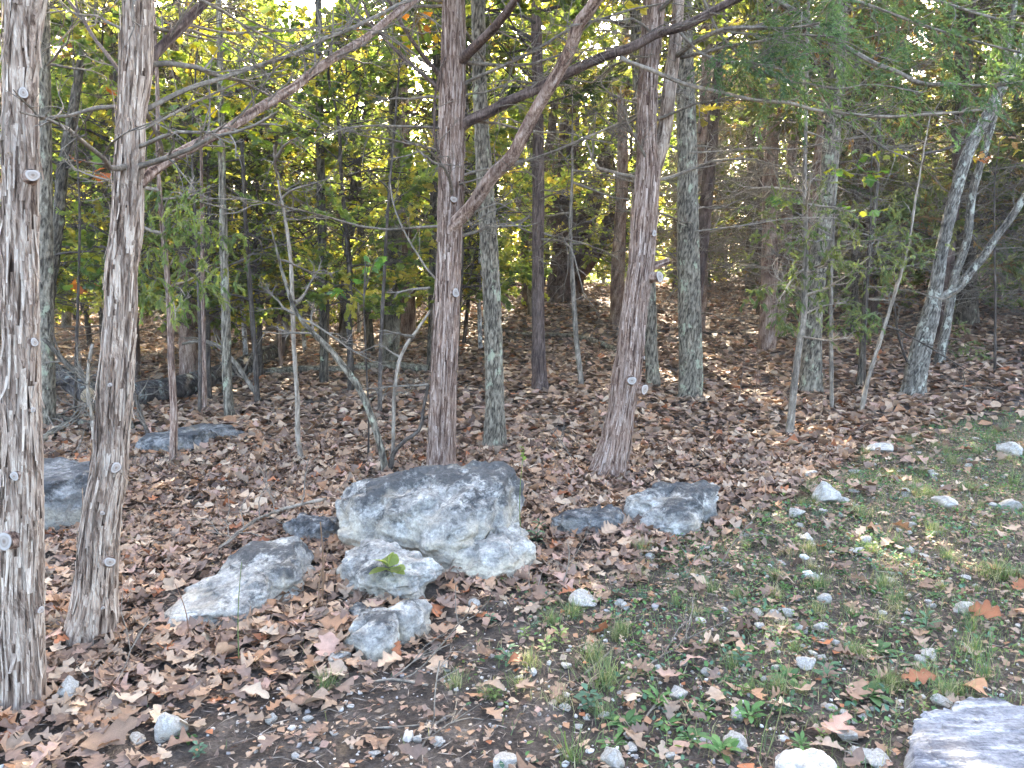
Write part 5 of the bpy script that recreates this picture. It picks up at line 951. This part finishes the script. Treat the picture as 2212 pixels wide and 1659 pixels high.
# ------------------------------------------------------------------ grass and weeds
gg = np.random.default_rng(31)
def blades(p, L, wd, lean, bend, cols, g, k=5):
    n = len(p); a = g.uniform(0, 6.28, n); d = np.stack([np.cos(a), np.sin(a)], -1); sd = np.stack([-d[:, 1], d[:, 0], 0 * a], -1); u = np.linspace(0, 1, k)
    h = lean[:, None] * u + bend[:, None] * u ** 2; zz = u[None] * np.sqrt(np.clip(1 - .55 * np.clip(lean + bend, 0, 1.3)[:, None] ** 2 * u ** 2, .15, 1))
    C = p[:, None] + L[:, None, None] * np.concatenate([d[:, None] * h[..., None], zz[..., None]], -1); w_ = (wd[:, None] * (1 - u ** 1.6 * .95))[..., None] * sd[:, None] / 2
    V = np.stack([C - w_, C + w_], 2); b = (np.arange(n) * k * 2)[:, None]; q = np.arange(k - 1)[None] * 2; Q = np.stack([b + q, b + q + 1, b + q + 3, b + q + 2], -1).reshape(-1, 4)
    return V.reshape(-1, 3), Q, np.repeat(cols, 2 * k, 0)
GC = np.array([[.13, .18, .065], [.18, .21, .085], [.33, .29, .15], [.10, .16, .075], [.40, .35, .21]])
def tuft_mesh(seed, n, L, spread, pc):
    g = np.random.default_rng(seed); r = np.abs(g.normal(0, spread, n)); a = g.uniform(0, 6.28, n); p = np.stack([r * np.cos(a), r * np.sin(a), 0 * r - .01], -1)
    V, Q, c = blades(p, g.uniform(.4, 1.1, n) * L, g.uniform(.0015, .0035, n), np.abs(g.normal(0, .35, n)), np.abs(g.normal(0, .45, n)), GC[g.choice(5, n, p=pc)] * g.uniform(.75, 1.25, (n, 1)), g); return mk_mesh('grass_tuft', V, Q, M['grass'], True, c)
TM = [tuft_mesh(600, 170, .10, .035, (.35, .3, .2, .1, .05)), tuft_mesh(601, 130, .085, .028, (.25, .3, .3, .05, .1)), tuft_mesh(602, 110, .07, .03, (.05, .15, .4, 0, .4)), tuft_mesh(603, 90, .11, .03, (.4, .25, .1, .25, 0)), tuft_mesh(604, 60, .13, .02, (.45, .2, .05, .3, 0))]
def tuft(vx, vy, k, s, label, world=None, group='grass tufts'):
    b = ghit(vx, vy) if world is None else np.array([*world, float(H(*world))]); o = link('grass_tuft', TM[k], None, tuple(b)); o.scale = (s, s, s); o.rotation_euler = (0, 0, gg.uniform(0, 6.28)); return tag(o, label, 'grass', group)
for vx, vy, k, s, lab in ((1310, 1480, 0, 1.5, 'largest green grass tuft in the middle of the bare soil'), (1285, 1430, 0, 1.1, 'green tuft growing behind the largest tuft'), (705, 1490, 3, 1.0, 'green grass tuft at the edge of the leaves below the speckled rock'), (985, 1488, 1, 1.0, 'small yellow green tuft on bare soil'), (1122, 1485, 1, .85, 'pale tuft beside the rust red leaf fragment'), (1205, 1520, 2, 1.2, 'dry straw coloured tuft in front of the largest tuft'), (1385, 1240, 1, .8, 'grey green tuft in the litter below the rocks'), (1462, 1310, 4, .9, 'upright bright tuft at the litter edge'), (1745, 1195, 1, 1.3, 'yellowing tuft among stones right of the rocks'), (1670, 1290, 2, 1.2, 'straw coloured tuft by small stones'), (1765, 1325, 2, 1.1, 'dry yellow tuft behind the rounded cream stone'), (1690, 1360, 2, .9, 'short dry tuft on the bare patch'), (2130, 1470, 4, 1.3, 'tall bright grass blades behind the bluish slab'), (2150, 1250, 0, 1.5, 'broad green tuft near the edge of the photo'), (2190, 1050, 4, 1.5, 'long bladed tuft on the slope'), (1580, 1445, 3, .9, 'thin tuft among weeds'), (2100, 1420, 3, 1.4, 'spreading tuft above the rust red leaf'), (1235, 1655, 4, 1.2, 'tall grass blades at the bottom edge'), (1330, 1380, 1, .8, 'small tuft on the pebbly soil'), (280, 1175, 2, .9, 'pale tuft in leaves behind the second cedar')):
    tuft(vx, vy, k, s, lab)
def green(x, y): return np.clip(sstep(-.5, 1.1, x + .35 * (y - 3.2)) * sstep(.5, -.3, y - ybound(x)), 0, 1)
x_, y_ = area(1500, 2.4, 8, .66, 0); kp = (gg.random(1500) < .32 * green(x_, y_)) & ~rock_top(x_, y_); x_, y_ = x_[kp][:150], y_[kp][:150]
for k in range(len(x_)): kk = gg.integers(5); tuft(0, 0, kk, gg.uniform(.6, 1.2), near_label('%s grass tuft' % ['green', 'yellow green', 'straw', 'fresh green', 'thin upright'][kk], x_[k], y_[k]), (x_[k], y_[k]))
n = 125000; x_, y_ = area(n, 2.2, 8.5); kp = (gg.random(n) < 1.0 * green(x_, y_) + .012) & ~rock_top(x_, y_); x_, y_ = x_[kp], y_[kp]; n = len(x_)
V, Q, c = blades(np.stack([x_, y_, H(x_, y_) - .005], -1), gg.uniform(.015, .075, n), gg.uniform(.0018, .0042, n), np.abs(gg.normal(0, .5, n)), np.abs(gg.normal(0, .5, n)), GC[gg.choice(5, n, p=(.3, .25, .15, .25, .05))] * gg.uniform(.75, 1.25, (n, 1)), gg, 3)
solo('sparse_grass', V, Q, M['grass'], 'thin short grass growing between stones and leaves', 'grass', kind='stuff', col=c, org=np.zeros(3))
# broad leaved weeds
WL = np.array([[0, .02, 0], [.25, .10, .02], [.5, .19, .03], [.75, .17, .01], [.93, .08, -.03], [1.02, 0, -.05]]); nW = len(WL)
def weed_leaf(curl):
    mid = np.stack([WL[:, 0], 0 * WL[:, 0], -.02 + 0 * WL[:, 0]], -1); Lf = WL.copy(); Rt = WL * np.array([1, -1, 1]); V = np.concatenate([mid, Lf, Rt]); V[:, 2] += -curl * V[:, 0] ** 2; i = np.arange(nW - 1)
    return V, np.concatenate([np.stack([i, i + 1, nW + i + 1, nW + i], -1), np.stack([i + 1, i, 2 * nW + i, 2 * nW + i + 1], -1)])
WV, WQ = weed_leaf(.35)
WC = np.array([[.085, .165, .055], [.105, .20, .06], [.075, .15, .075], [.15, .21, .06], [.08, .155, .095]])
def weed_mesh(seed, n, L, up, stem, ci, wide=1.0):
    g = np.random.default_rng(seed); a = np.arange(n) * 2.4 + g.uniform(-.3, .3, n); el = g.uniform(up * .4, up, n); hz = np.linspace(0, stem, n) if stem else np.zeros(n); d = np.stack([np.cos(a) * np.cos(el), np.sin(a) * np.cos(el), np.sin(el)], -1)
    p = np.stack([.008 * np.cos(a), .008 * np.sin(a), hz], -1); V, Q = place(WV * np.array([1, wide, 1]), WQ, p, d, L * g.uniform(.6, 1.1, n), g, None, .15); A = Acc().add(V, Q, np.repeat(WC[ci] * g.uniform(.75, 1.3, (n, 1)), len(WV), 0))
    if stem: v, q = btubes(wig(np.zeros((1, 3)), np.array([[.05, 0, 1.]]), [stem], 5, g, .05), .002, .0012, 4); A.add(v, q, WC[ci] * .9)
    V, Fs, c = A.get(); return mk_mesh('weed', V, Fs, M['grass'], True, c)
WM = [weed_mesh(700, 11, .085, .9, 0, 0), weed_mesh(701, 9, .07, .7, 0, 1), weed_mesh(702, 16, .045, .8, .07, 2), weed_mesh(703, 12, .04, .9, .06, 3, 1.5), weed_mesh(704, 18, .035, .6, .05, 4, 1.5), weed_mesh(705, 13, .06, 1.1, .04, 1)]
WN = ['broad leaved rosette', 'bright green rosette', 'small leafy stem', 'yellow green leafy weed', 'blue green creeping weed', 'upright leafy weed']
def weed(vx, vy, k, s, label, world=None):
    b = ghit(vx, vy) if world is None else np.array([*world, float(H(*world))]); o = link('weed', WM[k], None, tuple(b)); o.scale = (s,) * 3; o.rotation_euler = (0, 0, gg.uniform(0, 6.28)); return tag(o, label, 'weed', 'weeds in the soil')
for vx, vy, k, s, lab in ((405, 1600, 1, .9, 'bright green seedling with round leaves beside the pale wedge stone'), (430, 1632, 4, 1.1, 'blue green sprig in front of the bright seedling'), (1874, 1505, 0, 1.6, 'large broad leaved rosette left of the rust red leaf'), (1440, 1570, 1, 1.2, 'fresh green weed below the dry straw tuft'), (1490, 1600, 0, 1.1, 'jagged green weed near the bottom stones'), (1350, 1570, 0, 1.2, 'spreading green weed behind tall blades'), (1325, 1610, 1, 1.1, 'low green weed beside the whitish bottom stone'), (1730, 1620, 5, 1.0, 'dark green spiky weed in front of the rounded pale stone'), (1160, 1175, 2, 1.6, 'leafy sprig growing against the tall boulder'), (1165, 1150, 2, 1.3, 'small sprig behind the leafy one at the boulder'), (1210, 1390, 3, 1.4, 'yellow flowering weed in the soil'), (1180, 1410, 3, 1.2, 'yellow green weed left of the flowering one'), (1095, 1440, 2, 1.5, 'green sprig in front of the speckled rock leaves'), (1060, 1350, 4, 1.0, 'clover like sprig in the litter'), (1070, 1515, 3, 1.0, 'yellow leaved weed on gravel'), (1270, 1530, 4, 1.9, 'blue green creeping weed in front of the dry tuft'), (1420, 1530, 5, 1.3, 'leafy weed under the angular white stone'), (1520, 1540, 1, 1.2, 'green weed with long leaves'), (1620, 1560, 5, 1.4, 'clump of upright leaves near the bottom'), (1700, 1470, 0, 1.2, 'green rosette behind the white stone'), (1785, 1480, 2, 1.6, 'leafy weed left of the large rosette'), (1900, 1410, 0, 1.3, 'green rosette on the grassy soil'), (1860, 1330, 1, 1.1, 'bright weed beside leaf litter'), (2000, 1370, 2, 1.6, 'tall leafy weed in the grass'), (1600, 1440, 4, 1.5, 'creeping weed among gravel'), (1560, 1640, 5, 1.6, 'leaf clump at the very bottom')):
    weed(vx, vy, k, s * .72, lab)
x_, y_ = area(1400, 2.4, 7.5, .66, 0); kp = (gg.random(1400) < .50 * green(x_, y_) + .004) & ~rock_top(x_, y_); x_, y_ = x_[kp][:190], y_[kp][:190]
for k in range(len(x_)): kk = gg.integers(6); weed(0, 0, kk, gg.uniform(.35, .7), near_label(WN[kk], x_[k], y_[k]), (x_[k], y_[k]))
n = 75000; x_, y_ = area(n, 2.2, 9); kp = (gg.random(n) < 1.5 * green(x_, y_) * (perlin(np.stack([x_ * 2.6, y_ * 2.6, 0 * x_ + 3], -1)) > .0)) & ~rock_top(x_, y_); x_, y_ = x_[kp], y_[kp]; n = len(x_); a = gg.uniform(0, 6.28, n)
V, Fs = place(HEXL * np.array([1, .8, 1]), HEXF, np.stack([x_, y_, H(x_, y_) + gg.uniform(.003, .03, n)], -1), np.stack([np.cos(a), np.sin(a), gg.uniform(.1, .9, n)], -1), gg.uniform(.010, .032, n), gg, None, .3)
solo('ground_cover', V, Fs, M['grass'], 'low green ground cover of tiny leaves among the stones', 'ground cover', kind='stuff', col=np.repeat(WC[gg.integers(0, 5, n)] * gg.uniform(.8, 1.4, (n, 1)), 6, 0), org=np.zeros(3))
# tall stalks and the seedling on the rocks
def stalk(name, label, base, top, col_, r=.0025, leaves=None, cat='plant', bow=.03, size=.05, seed=1, wl=1.6, lc=(.13, .19, .05), air=0.):
    b = ghit(*base) + np.array([0, 0, air]); t_ = atY(top[0], top[1], b[1] - .05); t = thing(name, b, label, cat); g = np.random.default_rng(seed); u = np.linspace(0, 1, 7)[:, None]; P = b * (1 - u) + t_ * u + np.sin(u * 3.14) * np.array([bow, 0, 0])
    V, Q = btubes(P[None], r, r * .5, 5); part('stem', V, Q, M['grass'], t, True, np.tile(col_, (len(V), 1)))
    for k in range(leaves or 0):
        a = g.uniform(0, 6.28); el = g.uniform(.1, .8); q = P[-1] * (1 - .06 * k) + P[3] * .06 * k; V, Q = place(WV * np.array([1, wl, 1]), WQ, q[None], np.array([[np.cos(a), np.sin(a) * .7, np.sin(el)]]), np.array([size * g.uniform(.7, 1.2)]), g, None, .3)
        part('leaf', V, Q, M['leaf'], t, True, np.tile(np.array(lc) * g.uniform(.8, 1.3), (len(V), 1)))
    return t
stalk('seedling', 'spotted green and yellow seedling on a thin stem before the knobbly pale rock', (842, 1296), (835, 1215), (.16, .14, .07), .003, 9, size=.085, wl=2.0, lc=(.17, .21, .07))
stalk('stalk', 'single tall green stalk standing right of the tall boulder', (1128, 1190), (1132, 968), (.15, .20, .06), .0035, 5, size=.04, bow=-.02)
stalk('stalk', 'thin green stalk rising in front of the long pale slab', (517, 1440), (522, 1215), (.15, .19, .07), .003, 0, bow=-.01)
stalk('dry_shoot', 'upright dry brown stem between the long slab and the knobbly rock', (695, 1312), (692, 1128), (.24, .15, .09), .006, 0, bow=.01)
stalk('dry_shoot', 'bent dry tan stem beside the other brown stem', (690, 1318), (708, 1190), (.28, .19, .12), .004, 0, bow=-.02)
stalk('tall_grass', 'long pale grass stalk leaning right among the weeds', (1655, 1640), (1706, 1420), (.28, .27, .13), .002, 0, bow=.01)
stalk('tall_grass', 'second long grass stalk crossing the first', (1640, 1650), (1700, 1470), (.20, .25, .10), .002, 0, bow=-.02)
stalk('tall_grass', 'thick bright grass blade near the bottom stones', (1240, 1650), (1220, 1580), (.22, .28, .07), .004, 0, bow=-.01)
stalk('dry_shoot', 'thin reddish dead stem in the litter left of the slab', (407, 1390), (378, 1260), (.26, .15, .10), .003, 0, bow=.02)
stalk('dry_shoot', 'bare thin shoot standing in leaves below the thin crooked cedar', (1762, 940), (1780, 800), (.25, .19, .14), .006, 0)
stalk('dry_shoot', 'bare thin shoot left of the thin crooked cedar', (1595, 870), (1612, 650), (.20, .14, .11), .008, 0)
stalk('dry_shoot', 'bare brown shoot in the litter right of the straight oak', (1630, 858), (1634, 740), (.20, .14, .11), .007, 0)

# ------------------------------------------------------------------ broad leaves hanging near the front cedars
def maple_shape():
    tips = [(0, .0), (.12, .20), (.02, .42), (.28, .34), (.42, .62), (.55, .30), (.72, .26), (1.0, 0)]; L = np.array(tips); R = L[1:-1][::-1] * np.array([1, -1]); o = np.concatenate([L, R]); V = np.column_stack([o, -.25 * np.abs(o[:, 1]) ** 1.5 + .04 * np.sin(o[:, 0] * 6)]); V = np.concatenate([V, [[.35, 0, .03]]]); n = len(o); j = np.arange(n)
    return V, np.stack([j * 0 + n, j, (j + 1) % n], -1)
MV, MF = maple_shape(); me_m = mk_mesh('leaf', MV, MF, M['leaf_one'], False, np.ones((len(MV), 3))); me_o = lm_me
ov, oq = oak_leaf(390, 9, .7, .1, .3); me_ol = mk_mesh('leaf', ov, oq, M['leaf_one'], True, np.ones((len(ov), 3)))
def leafy(key_label, name, base, pts, w0, spots, nleaf, cols, size, seed, Y=None, mesh=None, cat='sapling'):
    """a slim sapling whose single leaves can be told apart"""
    b = ghit(*base); Y0 = b[1] if Y is None else Y; t = thing(name, b, key_label, cat); P = np.array([atY(vx, vy, Y0) for vx, vy in pts]); P = np.concatenate([[b - np.array([0, 0, .1])], P]) if Y is None else P
    V, Fs, h = tube(P, np.linspace(w0 / 2 * Y0 / F, .004, len(P)), 8, .08, bark_oak(seed, 0, .2)); part('trunk', V, Fs, M['twig_dark'], t, col=np.repeat(h[:, None], 3, 1)); g = np.random.default_rng(seed); A = Acc(); me = mesh or me_m
    for vx, vy, rad in spots:
        c0 = atY(vx, vy, Y0 + g.uniform(-.5, .5)); k = np.argmin(np.linalg.norm(P - c0 - np.array([0, 0, -.2]), axis=1)); u = np.linspace(0, 1, 6)[:, None]; rw = rad * Y0 / F; out = nrm(c0 - P[k]); Pb = P[k] * (1 - u) + (c0 + out * rw * .6) * u + np.sin(u * 3.1) * np.array([0, 0, .08]); A.add(*btubes(Pb[None], .006, .002, 4))
        for q in range(nleaf):
            p = c0 + g.normal(size=3) * np.array([rw, rw, rw * .45]) * .55; s = Pb[g.integers(3, 6)]; A.add(*btubes(np.stack([s, (s + p) / 2 + np.array([0, 0, .02]), p])[None], .0018, .001, 3))
            o = link('leaf', me, t, tuple(p - ORG[t])); a = g.uniform(0, 6.28); o.scale = (size * g.uniform(.7, 1.25),) * 3; o.rotation_euler = (g.normal(0, .35), g.normal(.45, .35), a); o.color = (*(cols[g.integers(len(cols))] * g.uniform(.8, 1.2)), 1)
    V, Fs, c = A.get(); part('twigs', V, Fs, M['twig_dark'], t, True, c * .5, 'stuff'); return t
YL = np.array([[.17, .22, .035], [.13, .19, .035], [.22, .25, .04], [.10, .16, .04], [.30, .26, .03]])
leafy('yellow green maple sapling with flat lobed leaves beside the second shaggy cedar', 'maple_sapling', (430, 905), [(432, 760), (428, 600), (420, 450), (415, 300), (420, 200), (430, 60), (440, -30)], 9, [(370, 250, 45), (420, 270, 50), (470, 285, 45), (350, 270, 30), (500, 225, 40), (440, 215, 45), (560, 290, 45), (610, 280, 45), (650, 300, 40), (400, 120, 45), (450, 85, 45), (520, 95, 45), (560, 50, 45), (380, 60, 40), (610, 60, 40), (480, 160, 40)], 14, YL, .12, 1)
leafy('leafy oak shoot with green, yellow and orange leaves behind the central cedar', 'oak_sapling', (820, 900), [(822, 760), (830, 600), (838, 450), (850, 300), (862, 150), (870, 20), (875, -40)], 10, [(900, 30, 45), (860, 70, 50), (920, 80, 40), (830, 20, 45), (800, 60, 40), (890, 120, 40)], 12, np.array([[.08, .13, .03], [.20, .20, .03], [.34, .22, .03], [.36, .13, .03], [.11, .16, .04]]), .13, 2, mesh=me_ol)
leafy('spindly sapling with a few large green leaves and red ones behind the nearest cedars', 'oak_sapling', (160, 900), [(165, 760), (170, 600), (172, 450), (165, 300), (160, 150), (155, 20)], 8, [(215, 365, 40), (230, 390, 40), (190, 590, 45), (180, 620, 40), (140, 100, 40), (235, 35, 35), (170, 350, 40), (240, 190, 20), (210, 560, 35)], 7, np.array([[.07, .12, .045], [.09, .15, .05], [.34, .10, .03], [.20, .20, .03]]), .13, 3, mesh=me_ol)
leafy('slender shoot with round green leaves left of the central cedar', 'redbud_sapling', (795, 1000), [(796, 900), (790, 760), (786, 640), (790, 560)], 5, [(800, 575, 30), (790, 600, 30), (720, 630, 18), (820, 560, 20)], 5, np.array([[.06, .14, .045], [.075, .16, .05]]), .085, 4)
leafy('small leafy shoot with yellow and rust leaves at the right of the pale leaning tree', 'oak_sapling', (2150, 800), [(2150, 650), (2148, 500), (2150, 380), (2160, 300)], 6, [(2185, 305, 30), (2130, 335, 30), (2110, 345, 18), (2200, 320, 25)], 5, np.array([[.30, .26, .03], [.34, .12, .04], [.09, .16, .06], [.3, .2, .15]]), .13, 5, mesh=me_ol)
leafy('thin shoot with glossy green leaves hanging behind the thin crooked cedar', 'oak_sapling', (1870, 880), [(1868, 760), (1872, 620), (1880, 480), (1882, 380), (1885, 310)], 6, [(1880, 330, 40), (1850, 360, 40), (1890, 380, 35), (1700, 430, 20), (1860, 450, 30)], 8, np.array([[.06, .13, .035], [.10, .18, .04], [.22, .24, .03]]), .12, 6)

# ------------------------------------------------------------------ added haze imitating lens veil, lifts the dark background
hz = bpy.data.materials.new('haze'); hz.use_nodes = True; hn = hz.node_tree.nodes; hn.clear(); pv = hn.new('ShaderNodeVolumePrincipled'); pv.inputs['Color'].default_value = (.92, .94, .95, 1); pv.inputs['Density'].default_value = .0008; pv.inputs['Anisotropy'].default_value = .3
oo = hn.new('ShaderNodeOutputMaterial'); hz.node_tree.links.new(pv.outputs[0], oo.inputs['Volume'])
hx, hy0, hy1, hb, ht = 100., -8., 100., -3., 18.; hv = np.array([[sx * hx, y, z] for z in (hb, ht) for y in (hy0, hy1) for sx in (-1, 1)])
ho = link('haze', mk_mesh('haze', hv, np.array([[0, 2, 3, 1], [4, 5, 7, 6], [0, 1, 5, 4], [2, 6, 7, 3], [0, 4, 6, 2], [1, 3, 7, 5]]), hz, False)); tag(ho, 'thin haze added among the trees to lift the dark background', kind='stuff')
